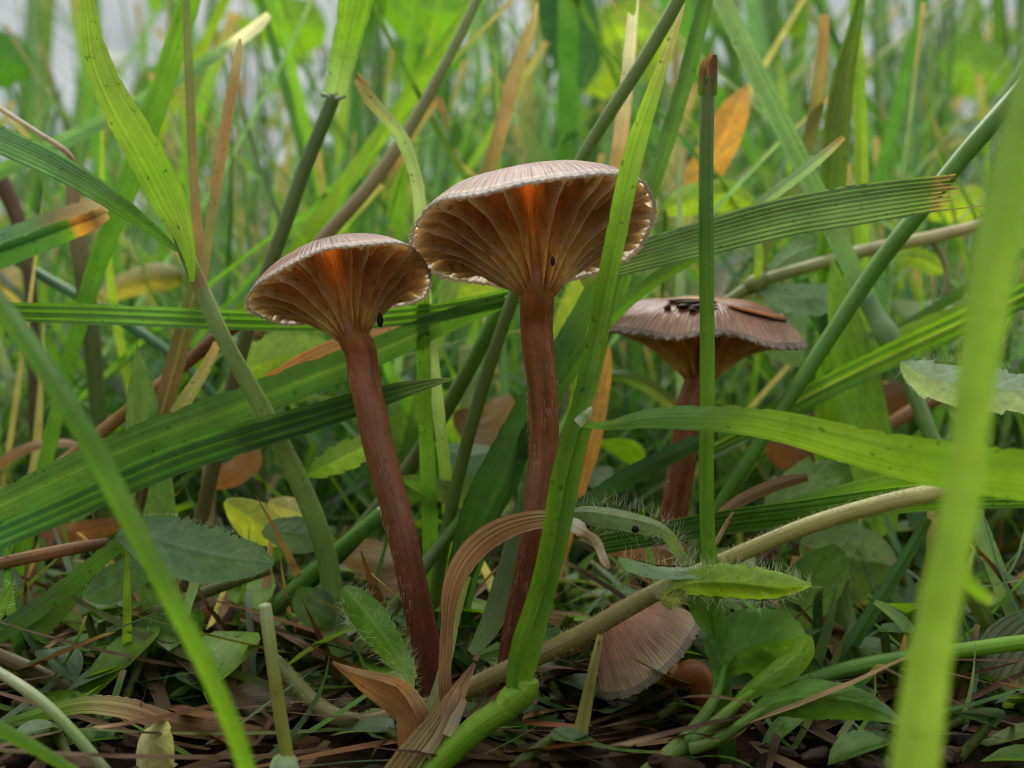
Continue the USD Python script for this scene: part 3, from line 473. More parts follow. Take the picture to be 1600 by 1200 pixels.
blade('grass_shoot', 'lighter green blade joining the striped blade below the bright leaf', 'grass blade', '1200 800 103 22; 1300 776 103 34; 1380 756 102 34; 1450 742 102 26; 1540 722 102 14', [MI, BR, BR, MI], fold=0.2)
blade('grass_shoot', 'dark green blade slanting from the tallest stalk to the wrinkled mushroom', 'grass blade', '830 860 110 30; 900 800 110 32; 970 752 110 34; 1040 715 110 32; 1120 676 110 24', [DK, DK, (0.03, 0.075, 0.02), DK], fold=0.3)
blade('grass_shoot', 'dusky blue-green blade slanting behind the joint at the right', 'grass blade', '1250 440 134 30; 1290 510 134 34; 1340 600 133 38; 1385 690 132 40; 1420 770 132 38', [DK, (0.06, 0.12, 0.06), (0.10, 0.17, 0.10), (0.10, 0.18, 0.08)], root=-1, fold=0.3)
blade('grass_shoot', 'translucent yellow-green blade above the yellow-striped one on the right', 'grass blade', '1290 590 128 14; 1370 546 128 34; 1440 515 128 40; 1530 480 127 34; 1640 430 126 20', [MI, YG, YG, BR], fold=0.2)
blade('grass_shoot', 'dark green blade sloping above the translucent yellow-green one', 'grass blade', '1280 600 131 12; 1380 532 131 18; 1460 482 131 20; 1540 432 130 18; 1660 360 130 12', [MI, DK, MI, MI], fold=0.4)
# --- lower right grass
stalk('grass_stalk', 'green grass stalk lying nearly level at the lower right', 'grass blade', '1180 1100 98 22; 1260 1066 98 26; 1340 1042 98 28; 1440 1026 98 28; 1540 1012 98 28; 1680 996 98 28', [DK, MI, MI, BR, BR], ridge=3)
blade('grass_shoot', 'dull green stem leaning up right behind the level stalk', 'grass blade', '1270 1110 104 26; 1310 1040 104 26; 1360 960 104 26; 1410 880 104 24; 1450 810 104 18', [MI, DK, DK, DK], fold=0.5, root=0, m='stem')
stalk('grass_stalk', 'pale green jointed stem bending behind the level stalk', 'grass blade', '1316 900 112 26; 1320 950 112 28; 1340 1000 111 26; 1370 1060 110 22; 1400 1120 110 18', [OL, (0.17, 0.25, 0.08), (0.2, 0.28, 0.10), PA, OL], root=-1)
blade('grass_shoot', 'small arched grey-green blade above the level stalk', 'grass blade', '1366 940 100 8; 1390 954 100 18; 1416 978 100 22; 1434 1006 100 22; 1444 1036 100 16', [PA, GY, (0.12, 0.2, 0.09), MI], fold=0.3)
blade('grass_shoot', 'pale sheath of grass at the right edge behind the blurred blade', 'grass blade', '1522 790 108 20; 1542 850 108 30; 1568 920 108 32; 1600 990 108 30; 1640 1060 108 26', [GY, (0.2, 0.3, 0.13), (0.17, 0.26, 0.1), MI], root=-1, fold=0.5)
blade('grass_shoot', 'olive stem running down the right edge beneath the pale sheath', 'grass blade', '1494 880 106 24; 1530 950 106 30; 1566 1010 106 30; 1610 1080 106 28', [OL, OL, (0.15, 0.22, 0.05), OL], root=-1, fold=0.5, m='stem')
blade('withered_grass', 'broad pale withered blade with grey stripes in the bottom right corner', 'dead grass', '1640 960 104 40; 1580 1010 104 86; 1540 1070 103 92; 1510 1130 103 84; 1490 1180 103 60', [(0.16, 0.22, 0.10), (0.22, 0.24, 0.14), (0.26, 0.24, 0.15), (0.24, 0.22, 0.12)], m='dry', ribs=7, amp=0.04, nu=37, fold=0.1, root=-1)
blade('withered_grass', 'straight yellow straw blade end in the bottom right corner', 'dead grass', '1600 1050 101 24; 1580 1100 101 24; 1560 1150 101 22; 1544 1180 101 14', [(0.3, 0.3, 0.1), (0.36, 0.34, 0.13), (0.33, 0.3, 0.12), ST], m='dry', fold=0.4)
blade('withered_grass', 'flat orange-brown dead blade lying level at the lower right', 'dead grass', '1180 1112 104 24; 1280 1118 104 26; 1380 1116 103 24; 1480 1110 103 22; 1580 1102 103 22; 1700 1096 103 20', [TN, (0.34, 0.15, 0.05), (0.36, 0.17, 0.06), (0.34, 0.16, 0.06), TN], m='dry', nu=11, fold=0.1)
blade('withered_grass', 'tan curled dead leaf behind the pale jointed stem', 'dead grass', '1290 980 116 30; 1320 1010 115 44; 1350 1060 114 60; 1392 1100 113 50; 1430 1130 113 18', [TN, (0.22, 0.13, 0.06), (0.24, 0.15, 0.07), BN], m='dry', ribs=3, amp=0.04, fold=0.3)
stalk('dry_straw', 'thin grey straw sloping down right across the dark soil', 'straw', '1270 1095 96 10; 1310 1124 96 12; 1360 1162 96 13; 1420 1208 96 13', [(0.2, 0.17, 0.13), (0.26, 0.22, 0.16), BN], m='dry', root=-1)
blade('grass_shoot', 'dim green blade lying on the soil at the bottom right', 'grass blade', '1220 1150 97 12; 1300 1172 96 30; 1380 1196 95 34; 1480 1224 94 30', [DK, (0.07, 0.11, 0.03), MI, MI], fold=0.2)
blade('grass_shoot', 'bright green blade slanting into the soil under the spoon-leaved plant', 'grass blade', '1000 1030 102 22; 1040 1084 101 28; 1080 1136 100 32; 1130 1196 99 30', [DK, (0.07, 0.17, 0.03), MI, BR], fold=0.4)
blade('grass_shoot', 'tapering yellowish blade beside the toppled mushroom', 'grass blade', '938 992 88 10; 930 1030 88 16; 918 1090 88 22; 906 1150 88 26; 892 1215 88 26', [(0.38, 0.35, 0.14), (0.3, 0.3, 0.09), (0.27, 0.28, 0.08), OL], root=-1, fold=0.3, midrib=(0.3, 0.16, 0.09))
# --- dried leaves in the middle
g = thing('dried_leaf', 'dried brown leaf arching over and curling at its tip', 'dead leaf')
blade('leaf', None, None, '700 1105 90 26; 694 1050 90 22; 697 980 90 22; 702 930 90 30; 722 880 90 40; 760 840 90 42; 806 818 90 36; 850 810 90 30; 884 812 90 22', [BN, TN, (0.30, 0.17, 0.08), (0.33, 0.18, 0.08), (0.36, 0.20, 0.09), (0.33, 0.18, 0.08), TN, ST], m='dry', ribs=5, amp=0.07, nu=25, n=80, fold=0.25, roll=[0.2, 0.6, 0.3, 0.2, 0.4], parent=g)
blade('curled_tip', None, None, '878 812 90 22; 906 822 89.5 20; 926 838 89 18; 936 858 88.8 16; 946 876 88.8 14; 953 888 88.8 5', [ST, WH, TN, ST, WH, TN], m='dry', fold=0.5, roll=[0, 1.0, -0.5, 0.8], wav=0.3, parent=g)
g = thing('straw_stub', 'split pale straw stub at the bottom centre holding dried leaves', 'straw')
blade('straw', None, None, '600 1260 84 74; 640 1200 84 70; 676 1150 85 58; 700 1110 86 40; 722 1070 87 22; 742 1036 88 6', [(0.45, 0.35, 0.16), ST, (0.45, 0.37, 0.20), (0.36, 0.25, 0.14), TN, (0.25, 0.15, 0.08)], m='dry', ribs=9, amp=0.09, nu=47, fold=-0.5, parent=g, root=0)
blade('split_strip', None, None, '664 1180 83.4 20; 690 1140 84.2 16; 706 1100 85.4 14; 716 1076 86.4 8', [ST, (0.38, 0.28, 0.16), (0.22, 0.13, 0.08), TN], m='dry', parent=g)
blade('grey_strip', None, None, '700 1150 83.6 22; 712 1122 84.4 18; 726 1092 86 10', [ST, (0.30, 0.26, 0.18), TN], m='dry', parent=g)
g = thing('dried_leaf', 'crumpled orange-brown leaf forked at the bottom left of the stub', 'dead leaf')
blade('leaf', None, None, '522 1036 90 6; 548 1054 90 16; 580 1074 89.5 32; 612 1094 89 40; 634 1118 88.5 36; 640 1150 88 40; 646 1190 88 30', [TN, OR, (0.36, 0.17, 0.05), (0.28, 0.13, 0.04), (0.30, 0.14, 0.04), TN], m='dry', nu=15, wav=0.25, fold=0.2, parent=g)
blade('strip', None, None, '520 1034 90 3; 550 1046 89.6 9; 592 1056 89 12; 624 1066 88.6 16; 648 1090 88.2 22; 668 1130 88 24', [TN, (0.5, 0.30, 0.14), TN, OR, TN, BN], m='dry', parent=g, roll=[0, 0.8, 0.2])
blade('withered_grass', 'pale yellowish dry sheath leaning against the dried arching leaf', 'dead grass', '730 900 92.5 16; 712 960 92.5 20; 700 1020 92.5 20; 684 1080 92.5 22; 664 1130 92.5 22', [(0.25, 0.28, 0.1), (0.3, 0.33, 0.16), (0.36, 0.40, 0.22), PA], root=-1, fold=0.5)
# --- the cut stalk with a bulb
g = thing('cut_stalk', 'short cut yellow-green stalk with a whitish bulb at the bottom left', 'stalk')
stalk('stalk', None, None, '452 1200 82 24; 440 1130 82 24; 428 1050 82 23; 420 990 82 23; 414 944 82 22', [(0.36, 0.37, 0.08), (0.34, 0.34, 0.07), (0.32, 0.31, 0.06), (0.38, 0.40, 0.14), (0.45, 0.5, 0.25)], parent=g, ns=16)
stalk('bulb', None, None, '452 1250 82 50; 446 1215 82 52; 443 1192 82 50; 440 1180 82 34', [PA, (0.5, 0.56, 0.36), (0.55, 0.62, 0.45), PA], parent=g, ns=20)
# --- runners
g = thing('runner', 'downy pale runner stem rising from bottom centre to the right', 'runner stem')
_, q = stalk('stem', None, None, '700 1092 93 34; 760 1062 93 34; 830 1030 92 34; 900 996 91.5 35; 970 956 91 34; 1040 918 91 32; 1110 886 91 30; 1190 850 91 30; 1290 812 91 32; 1390 784 91 32; 1480 764 91 31; 1570 735 92 28', [(0.24, 0.19, 0.07), (0.25, 0.20, 0.07), (0.26, 0.22, 0.07), (0.30, 0.27, 0.08), (0.38, 0.35, 0.12), (0.48, 0.44, 0.18), (0.48, 0.46, 0.18)], parent=g, n=90)
fur(g, *q, 3400, 0.00050, edge=False, seed=2, tint=(0.55, 0.5, 0.3), rad=0.000020)
g = thing('runner', 'brown downy runner lying on the soil left of the stub', 'runner stem')
_, q = stalk('stem', None, None, '430 1030 97 22; 470 1076 96 28; 510 1112 95 32; 560 1128 94 32; 620 1116 94 28; 690 1096 94 26', [OL, (0.23, 0.23, 0.08), (0.24, 0.22, 0.08), (0.25, 0.2, 0.08), (0.24, 0.18, 0.08)], parent=g, n=60)
fur(g, *q, 1100, 0.00042, edge=False, seed=3, tint=(0.55, 0.5, 0.33), rad=0.000020)
g = thing('runner', 'pinkish cream runner stem crossing behind the right hand grass', 'runner stem')
stalk('stem', None, None, '1090 492 134 18; 1140 468 134 20; 1180 444 134 22; 1260 418 134 22; 1350 392 134 24; 1440 374 134 24; 1530 352 134 20; 1660 320 134 16', [OL, (0.25, 0.26, 0.09), (0.37, 0.35, 0.16), (0.42, 0.38, 0.2), (0.45, 0.36, 0.2), (0.36, 0.26, 0.14)], parent=g)
stalk('node', None, None, '1166 452 134 24; 1182 442 134 34; 1198 436 134 26', [OL, (0.3, 0.3, 0.08), OL], parent=g)
stalk('side_shoot', None, None, '1452 372 134 12; 1470 396 134 12; 1480 430 134 12; 1464 480 134 10', [OL, (0.3, 0.27, 0.13), (0.3, 0.3, 0.12), OL], parent=g)
for k, (pts, tn, rl) in enumerate((('1190 452 134 10; 1220 462 133 40; 1270 466 132 50; 1320 460 132 40; 1350 450 132 8', GY, 0.5), ('1200 436 135 10; 1230 404 136 34; 1276 386 137 44; 1320 394 138 34; 1346 410 138 6', (0.14, 0.24, 0.08), 0.6), ('1180 440 133 8; 1186 400 133 14; 1180 366 134 4', YG, 0.0), ('1400 410 136 8; 1430 402 136 34; 1462 416 136 30; 1476 426 136 6', YG, 0.4))):
    _, q = blade('leaf', None, None, pts, [tn, tn], m='broad', parent=g, roll=rl, cup=-0.15, nu=13, serr=0.12, nserr=7)
stalk('runner', 'olive downy stem slanting up right beneath the small oval leaves', 'runner stem', '40 1062 108 26; 110 1020 108 26; 190 984 108 26; 260 950 108 24; 340 918 108 22; 420 890 108 20', [OL, (0.18, 0.18, 0.06), (0.17, 0.18, 0.06), (0.14, 0.15, 0.05)])
stalk('runner', 'dark brownish stem sloping down right at the left edge', 'runner stem', '-40 1010 100 26; 20 1034 100 28; 80 1062 100 28; 130 1090 100 24', [BN, (0.16, 0.13, 0.06), (0.14, 0.10, 0.05), BN], root=-1)
# --- bristly leaves
def bristly(label, parts, hair, tint=(0.62, 0.66, 0.45), n=170, seed=0, m='broad', up=0.7):
    g = thing('bristly_leaf', label, 'leaf')
    for k, (nm, pts, cols, kw) in enumerate(parts):
        _, q = blade(nm, None, None, pts, cols, m=m, parent=g, **{**dict(nu=15, n=50), **kw})
        fur(g, *q, n, hair, seed=seed + k, tint=tint, up=up)
    return g
bristly('bristly yellow-green leaf pointing right beneath the downy runner', [
    ('blade', '1040 928 87 10; 1080 912 86.5 40; 1130 910 86 52; 1180 914 85.5 50; 1230 916 85 34; 1268 914 85 4', [(0.24, 0.28, 0.06), YG, YG, YG, (0.25, 0.38, 0.05)], dict(cup=0.4, roll=-0.2, serr=0.1, nserr=9)),
    ('upper_face', '966 872 87.5 6; 990 882 87.4 20; 1030 892 87.2 20; 1090 892 87 17; 1150 893 86.5 18; 1210 898 86 16; 1250 906 85.5 4', [(0.2, 0.33, 0.1), GY, (0.24, 0.36, 0.19), (0.25, 0.36, 0.2), (0.24, 0.36, 0.16)], dict(roll=0.9, serr=0.1, nserr=11)),
    ('stalk', '1036 946 87.4 26; 1050 930 87 30; 1062 914 87 26', [OL, (0.28, 0.30, 0.07), BR], {})], 0.0016, seed=21, n=190)
bristly('arched bristly leaf under the wrinkled mushroom stalk', [
    ('blade', '884 804 96 10; 910 800 95.5 24; 950 804 95 34; 990 812 94.5 34; 1020 820 94 26; 1040 830 93.5 18; 1060 856 93 20; 1078 880 92 18', [(0.12, 0.2, 0.06), (0.15, 0.24, 0.08), (0.17, 0.26, 0.08), (0.20, 0.28, 0.08), (0.2, 0.3, 0.05), OL], dict(roll=0.6, cup=0.2, wav=0.1))], 0.0022, tint=(0.62, 0.55, 0.5), seed=31, n=260, up=1.1)
bristly('bristly green leaf leaning against the foot of the tilted mushroom', [
    ('blade', '536 918 93 16; 552 936 92.6 44; 578 966 92.2 54; 606 1004 92 48; 628 1036 92 34; 640 1056 92 16; 640 1084 92 12', [(0.13, 0.25, 0.04), MI, (0.12, 0.25, 0.04), MI, (0.2, 0.33, 0.1), PA], dict(cup=0.25, serr=0.06))], 0.0014, seed=41, n=240)
bristly('whitish hairy leaf at the right edge behind the blurred blade', [
    ('blade', '1408 566 103 8; 1430 580 103 40; 1480 596 103 62; 1540 604 102 66; 1610 612 101 60; 1690 620 100 30', [(0.3, 0.4, 0.24), (0.36, 0.46, 0.31), (0.36, 0.46, 0.31), (0.38, 0.48, 0.33)], dict(serr=0.22, nserr=5, cup=0.15, roll=0.3, nu=19, n=80))], 0.0014, seed=51, n=220, tint=(0.7, 0.75, 0.65))
bristly('tiny bristly leaf tip poking in at the left edge', [('blade', '-40 1010 92 30; -14 970 92 26; 6 936 92 18; 20 912 92 3', [MI, (0.15, 0.28, 0.06), MI], {})], 0.0011, seed=61, n=110)
bristly('large oval downy leaf lying under the dark glossy blade', [
    ('blade', '182 838 101 10; 214 836 100.5 56; 262 848 100 88; 320 864 99.5 90; 376 874 99 66; 412 878 98.5 34; 428 880 98.5 6', [(0.09, 0.17, 0.07), (0.12, 0.21, 0.10), (0.11, 0.20, 0.08), (0.12, 0.21, 0.08), (0.11, 0.21, 0.07)], dict(cup=-0.18, roll=0.4, serr=0.04, nu=21, n=60))], 0.0005, seed=71, n=320)
bristly('small oval leaf tucked left below the large downy leaf', [
    ('blade', '256 878 104 10; 226 886 103.5 46; 184 908 103 58; 152 924 103 44; 134 934 103 8', [MI, (0.10, 0.19, 0.07), (0.11, 0.20, 0.07), (0.12, 0.22, 0.07)], dict(cup=-0.15, roll=-0.3, nu=15))], 0.0004, seed=81, n=130)
bristly('dark rounded leaf hanging low in the left shade', [
    ('blade', '316 956 104 8; 290 978 104 56; 244 1010 104 84; 200 1036 104 66; 166 1040 104 10', [DK, (0.06, 0.12, 0.04), (0.055, 0.12, 0.035), DK], dict(cup=0.15, roll=0.3, nu=17, serr=0.05))], 0.0004, seed=91, n=90)
bristly('rounded lobed leaf below the striped blade at the right', [
    ('blade', '1250 850 118 10; 1282 860 118 100; 1330 872 117 130; 1376 880 117 100; 1404 888 117 14', [(0.13, 0.21, 0.05), (0.15, 0.24, 0.06), (0.18, 0.27, 0.06), (0.2, 0.28, 0.06)], dict(serr=0.12, nserr=6, cup=0.1, roll=0.25, nu=21, n=60))], 0.0006, seed=101, n=150)
bristly('scalloped leaf above the striped blade at the right', [
    ('blade', '1200 810 121 10; 1236 780 121 90; 1290 766 121 110; 1350 770 121 80; 1400 784 121 10', [(0.12, 0.2, 0.05), (0.15, 0.25, 0.06), (0.15, 0.26, 0.06), (0.14, 0.24, 0.06)], dict(serr=0.22, nserr=4.5, cup=0.1, roll=0.2, nu=21, n=70))], 0.0005, seed=111, n=80)
bristly('lobed dark leaf at the bottom beside the tapering yellowish blade', [
    ('blade', '820 1118 98 10; 850 1140 97 60; 890 1166 96 90; 926 1190 95 70; 950 1214 95 20', [DK, (0.08, 0.16, 0.04), (0.08, 0.16, 0.05), (0.09, 0.17, 0.05)], dict(serr=0.3, nserr=4, cup=0.1, roll=0.3, nu=19))], 0.0004, seed=121, n=80)
bristly('small jagged green leaf behind the branching grass foot', [
    ('blade', '750 1024 97 10; 790 1012 97 26; 830 1006 97 36; 870 998 97 30; 910 990 97 6', [MI, (0.09, 0.18, 0.04), (0.08, 0.17, 0.04), DK], dict(serr=0.3, nserr=5, roll=0.3))], 0.0005, seed=131, n=90)
# --- the spoon-leaved plant
g = thing('spoon_leaved_plant', 'small spoon-leaved plant with smooth green leaves at the lower right', 'plant')
stalk('stem', None, None, '990 1225 86 30; 1030 1192 87 30; 1062 1166 87.5 34; 1084 1150 88 34', [(0.2, 0.27, 0.08), (0.22, 0.3, 0.09), (0.2, 0.3, 0.07), MI], parent=g, root=0)
stalk('leaf_stalk', None, None, '1070 1160 88 26; 1100 1118 88 22; 1122 1080 88.7 16; 1134 1040 89.2 10; 1150 1020 89.2 4', [(0.18, 0.27, 0.06), (0.16, 0.26, 0.05), MI, MI], parent=g)
stalk('leaf_stalk', None, None, '1076 1162 87.6 26; 1120 1128 87.4 24; 1156 1096 87.3 17; 1190 1070 87.2 10; 1226 1040 87 4', [(0.18, 0.27, 0.06), (0.17, 0.27, 0.05), BR, MI], parent=g)
stalk('leaf_stalk', None, None, '1076 1170 87 24; 1120 1156 86.6 20; 1160 1130 86.2 18; 1196 1108 86.2 12; 1250 1098 85.9 5', [(0.18, 0.27, 0.06), (0.17, 0.27, 0.05), MI, MI], parent=g)
blade('leaf', None, None, '1118 1084 88.8 14; 1130 1056 89 34; 1142 1030 89 88; 1176 1008 89 106; 1216 1000 88.5 84; 1246 1002 88 54; 1260 1006 88 10', [MI, (0.075, 0.17, 0.02), (0.075, 0.18, 0.02), (0.085, 0.19, 0.02), BR], m='broad', parent=g, nu=19, n=50, cup=0.25, roll=-0.2)
blade('leaf', None, None, '1146 1100 87.4 14; 1188 1066 87 30; 1226 1040 86.8 40; 1252 1014 86.8 34; 1262 992 87 10', [BR, (0.15, 0.28, 0.025), (0.17, 0.3, 0.025), BR], m='broad', parent=g, nu=15, cup=0.3, roll=0.4)
blade('leaf', None, None, '1142 984 91 10; 1160 974 91 26; 1188 968 91 34; 1216 974 91 26; 1234 986 91 8', [GY, (0.17, 0.29, 0.13), (0.18, 0.3, 0.14), GY], m='broad', parent=g, nu=13, cup=-0.3, roll=0.8)
blade('leaf', None, None, '1160 1126 86.2 14; 1186 1112 86 24; 1214 1096 86 44; 1262 1090 85.5 60; 1320 1094 85 56; 1368 1108 84.6 36; 1412 1132 84.4 4', [MI, (0.10, 0.22, 0.02), (0.11, 0.24, 0.02), (0.10, 0.22, 0.02), MI, GY], m='broad', parent=g, nu=19, n=50, cup=0.2, fold=0.2, roll=0.15)
blade('leaf', None, None, '1060 900 90 8; 1082 930 90 20; 1104 962 90 30; 1124 990 89.6 30; 1136 1030 89.2 16', [MI, (0.09, 0.2, 0.02), (0.08, 0.19, 0.02), MI], m='broad', parent=g, nu=11, cup=0.3, roll=0.5)
# --- small things low down
_, q = blade('seed_leaf', 'pale cream oval seed leaf standing at the bottom left', 'leaf', '222 1216 84 40; 228 1190 84 60; 238 1164 84 70; 254 1150 84 60; 266 1142 84 14', [(0.56, 0.52, 0.2), (0.62, 0.58, 0.28), (0.6, 0.57, 0.26), (0.5, 0.5, 0.14)], m='broad', nu=17, n=40, cup=0.2, roll=0.7, root=0)
blade('oval_leaf', 'yellow-green oval leaf left of the pale curving stalk', 'leaf', '352 782 116 10; 372 796 116 44; 396 812 116 62; 424 830 116 50; 452 850 116 12', [(0.3, 0.36, 0.05), (0.34, 0.4, 0.05), (0.33, 0.4, 0.05), YG], m='broad', nu=15, cup=0.1)
blade('oval_leaf', 'cream coloured oval leaf behind the pale curving stalk', 'leaf', '420 784 122 10; 440 792 122 36; 470 800 122 40; 500 806 122 10', [(0.5, 0.46, 0.16), (0.52, 0.5, 0.2), (0.48, 0.48, 0.16)], m='broad', nu=13)
blade('oval_leaf', 'dull green oval leaf crossed by the pale curving stalk', 'leaf', '410 836 113 10; 434 830 113 44; 464 834 113 58; 496 836 113 44; 524 826 113 8', [(0.10, 0.17, 0.07), (0.11, 0.18, 0.08), (0.10, 0.17, 0.07)], m='broad', nu=15, cup=-0.1, roll=0.3)
blade('oval_leaf', 'dark hanging leaf right of the short cut stalk', 'leaf', '470 918 106 10; 478 934 106 50; 496 952 106 60; 512 966 106 36; 520 974 106 8', [DK, (0.07, 0.13, 0.06), (0.07, 0.13, 0.05), DK], m='broad', nu=13)
blade('withered_grass', 'brown papery dead blade winding along the soil at the bottom left', 'dead grass', '10 1130 90 16; 70 1112 90 22; 140 1098 90 26; 200 1104 90 34; 270 1128 91 36; 350 1142 92 34; 430 1152 93 28; 500 1160 94 18', [MI, BR, (0.3, 0.28, 0.08), TN, (0.26, 0.15, 0.07), (0.26, 0.14, 0.06), (0.22, 0.12, 0.06), BN], m='dry', nu=15, roll=[0.3, 0.8, 0.1, 0.4], wav=0.15)
blade('grass_shoot', 'dull green flat blade sloping up right at the left edge', 'grass blade', '-40 1010 99 34; 30 970 100 36; 100 920 101 34; 170 862 102 28; 230 812 104 20', [DK, (0.07, 0.13, 0.04), MI, (0.08, 0.15, 0.04)], fold=0.2)
blade('grass_shoot', 'dark olive blade below the dull flat blade at the left', 'grass blade', '20 1010 107 40; 70 970 107 44; 110 930 107 36; 150 900 107 16', [DK, (0.05, 0.09, 0.02), DK], fold=0.3)
stalk('dry_straw', 'reddish tan straw lying level at the left edge', 'straw', '-40 890 104 22; 40 872 104 22; 110 858 105 22; 170 848 106 16', [TN, (0.34, 0.2, 0.09), (0.32, 0.17, 0.07), BN], m='dry')
blade('withered_grass', 'bleached straw blade at the left edge above the broad blade', 'dead grass', '-60 790 116 26; 20 768 116 26; 80 752 116 22; 140 740 116 10', [ST, (0.42, 0.40, 0.18), ST, TN], m='dry', fold=0.4)
blade('withered_grass', 'looping brown dead blade behind the golden straw', 'dead grass', '-40 760 130 12; 10 716 130 18; 60 694 130 16; 110 692 130 14; 140 704 130 10; 110 740 131 16; 70 770 131 14', [TN, (0.33, 0.19, 0.08), TN, (0.3, 0.16, 0.07), TN], m='dry', roll=[0, 0.8, 0.2])
blade('withered_grass', 'dry brown strip curving behind the cut green stalk low down', 'dead grass', '1120 810 104 12; 1150 786 104 20; 1190 766 104 22; 1230 752 104 20; 1262 746 104 14', [TN, (0.26, 0.15, 0.08), (0.24, 0.13, 0.06), (0.22, 0.12, 0.06), BN], m='dry', fold=0.4)
stalk('dry_straw', 'tiny bleached straw tip beside the cut green stalk', 'straw', '1118 850 93 9; 1132 824 93 8; 1146 800 93 4', [ST, (0.42, 0.3, 0.17), (0.36, 0.22, 0.12)], m='dry')
blade('grass_shoot', 'yellowing flat blade lying between the two tall mushroom stalks', 'grass blade', '626 748 112 10; 660 756 112 34; 710 772 112 44; 760 780 112 46; 800 790 112 20', [MI, (0.14, 0.2, 0.04), (0.17, 0.23, 0.05), (0.15, 0.2, 0.05)], fold=0.2)
# --- behind, slightly blurred
blade('dead_leaf', 'orange dead leaf standing behind the hollow cut stalk', 'dead leaf', '1075 330 160 30; 1100 270 160 52; 1126 220 160 58; 1150 170 160 44; 1170 132 160 4', [OR, (0.5, 0.25, 0.05), (0.52, 0.27, 0.06), (0.5, 0.25, 0.06), TN], m='broad', nu=11, fold=0.2)
blade('dead_leaf', 'dull orange dead strip behind the branching grass below the bright leaf', 'dead leaf', '905 760 122 24; 920 700 122 34; 932 640 122 32; 944 580 122 24; 950 540 122 8', [TN, (0.28, 0.14, 0.05), (0.28, 0.14, 0.05), TN], m='broad', root=0, fold=0.3)
blade('dead_leaf', 'brown dead leaf slanting behind the yellow-striped blade', 'dead leaf', '1250 690 142 30; 1300 660 142 66; 1360 632 141 66; 1420 612 141 44; 1480 600 141 10', [BN, (0.20, 0.10, 0.05), (0.17, 0.08, 0.04), BN, (0.24, 0.12, 0.06)], m='dry', nu=13, cup=0.2)
blade('dead_leaf', 'brown dead leaf below the bright horizontal leaf', 'dead leaf', '1200 690 140 20; 1230 706 140 60; 1270 716 140 60; 1310 706 140 26; 1340 690 140 6', [(0.24, 0.11, 0.05), (0.26, 0.12, 0.05), BN], m='dry', nu=13, cup=0.2)
stalk('dry_straw', 'reddish straw behind the whitish joint at the right', 'straw', '1380 672 138 22; 1430 640 138 24; 1480 616 138 20; 1530 596 138 14', [(0.36, 0.2, 0.09), (0.34, 0.18, 0.08), BN], m='dry')
blade('oval_leaf', 'large pale green leaf right of the wrinkled cap', 'leaf', '1170 470 146 10; 1200 500 146 80; 1250 520 146 100; 1300 530 146 70; 1340 536 146 10', [BL, (0.16, 0.26, 0.12), (0.16, 0.26, 0.11), BL], m='broad', nu=15, cup=-0.1, roll=0.3)
blade('oval_leaf', 'glowing yellow-green leaf behind the tallest mushroom stalk', 'leaf', '872 590 150 20; 890 530 150 60; 920 470 150 80; 950 420 150 70; 960 380 150 10', [YG, (0.36, 0.46, 0.04), (0.38, 0.48, 0.04), YG], m='broad', nu=13)
blade('oval_leaf', 'yellow-green leaf under the left rim of the tallest cap', 'leaf', '690 480 150 16; 720 452 150 44; 770 440 150 50; 820 448 150 30; 850 460 150 8', [YG, (0.33, 0.44, 0.04), YG], m='broad', nu=13, roll=0.3)
blade('oval_leaf', 'broad backlit leaf between the stalks of the two tall mushrooms', 'leaf', '600 800 150 20; 630 740 150 120; 670 690 150 150; 710 650 150 110; 740 620 150 20', [MI, (0.17, 0.30, 0.03), (0.18, 0.32, 0.03), BR], m='broad', nu=15)
blade('oval_leaf', 'flat shield-shaped dull leaf between the stalks', 'leaf', '690 700 134 10; 706 706 134 38; 734 712 134 46; 760 708 134 34; 774 704 134 8', [BL, (0.12, 0.2, 0.09), BL], m='broad', nu=13, roll=0.7)
blade('dead_leaf', 'crumpled grey-brown dead leaf between the two tall stalks', 'dead leaf', '716 640 140 14; 736 660 140 60; 760 664 140 70; 784 640 140 50; 800 620 140 10', [BN, (0.26, 0.18, 0.11), (0.3, 0.22, 0.14), TN], m='dry', nu=13, wav=0.3)
stalk('pale_stalk', 'pale upright stalk between the two tall mushrooms', 'stalk', '730 540 146 28; 730 600 146 30; 732 650 146 30; 734 720 146 30', [(0.3, 0.34, 0.12), PA, PA, OL], root=-1)
blade('oval_leaf', 'jagged green leaf left of the tilted mushroom stalk', 'leaf', '480 742 118 10; 504 730 118 34; 540 712 118 46; 580 696 118 34; 604 690 118 8', [MI, (0.16, 0.27, 0.05), (0.17, 0.28, 0.05), MI], m='broad', nu=13, serr=0.2, nserr=5)
blade('oval_leaf', 'wide yellow-green leaf left of the tilted mushroom below its cap', 'leaf', '360 600 134 16; 400 572 134 70; 450 556 134 86; 500 560 134 60; 530 570 134 10', [BR, (0.22, 0.34, 0.04), (0.24, 0.36, 0.04), BR], m='broad', nu=15, serr=0.1, nserr=6, roll=0.2)
blade('grass_shoot', 'green blade curving below the wrinkled cap beside its stalk', 'grass blade', '930 590 124 14; 970 586 124 22; 1010 600 124 26; 1050 630 124 26; 1090 660 124 18', [MI, (0.12, 0.22, 0.04), (0.16, 0.2, 0.05), (0.28, 0.2, 0.04)], fold=0.3, roll=[0.6, 0.2])
blade('dead_leaf', 'golden plump withered bud behind the horizontal left blade', 'dead leaf', '150 470 170 12; 190 448 170 40; 240 434 170 46; 290 432 170 12', [(0.38, 0.33, 0.1), (0.36, 0.32, 0.08), (0.3, 0.25, 0.07), OL], m='broad', nu=13, cup=0.8)
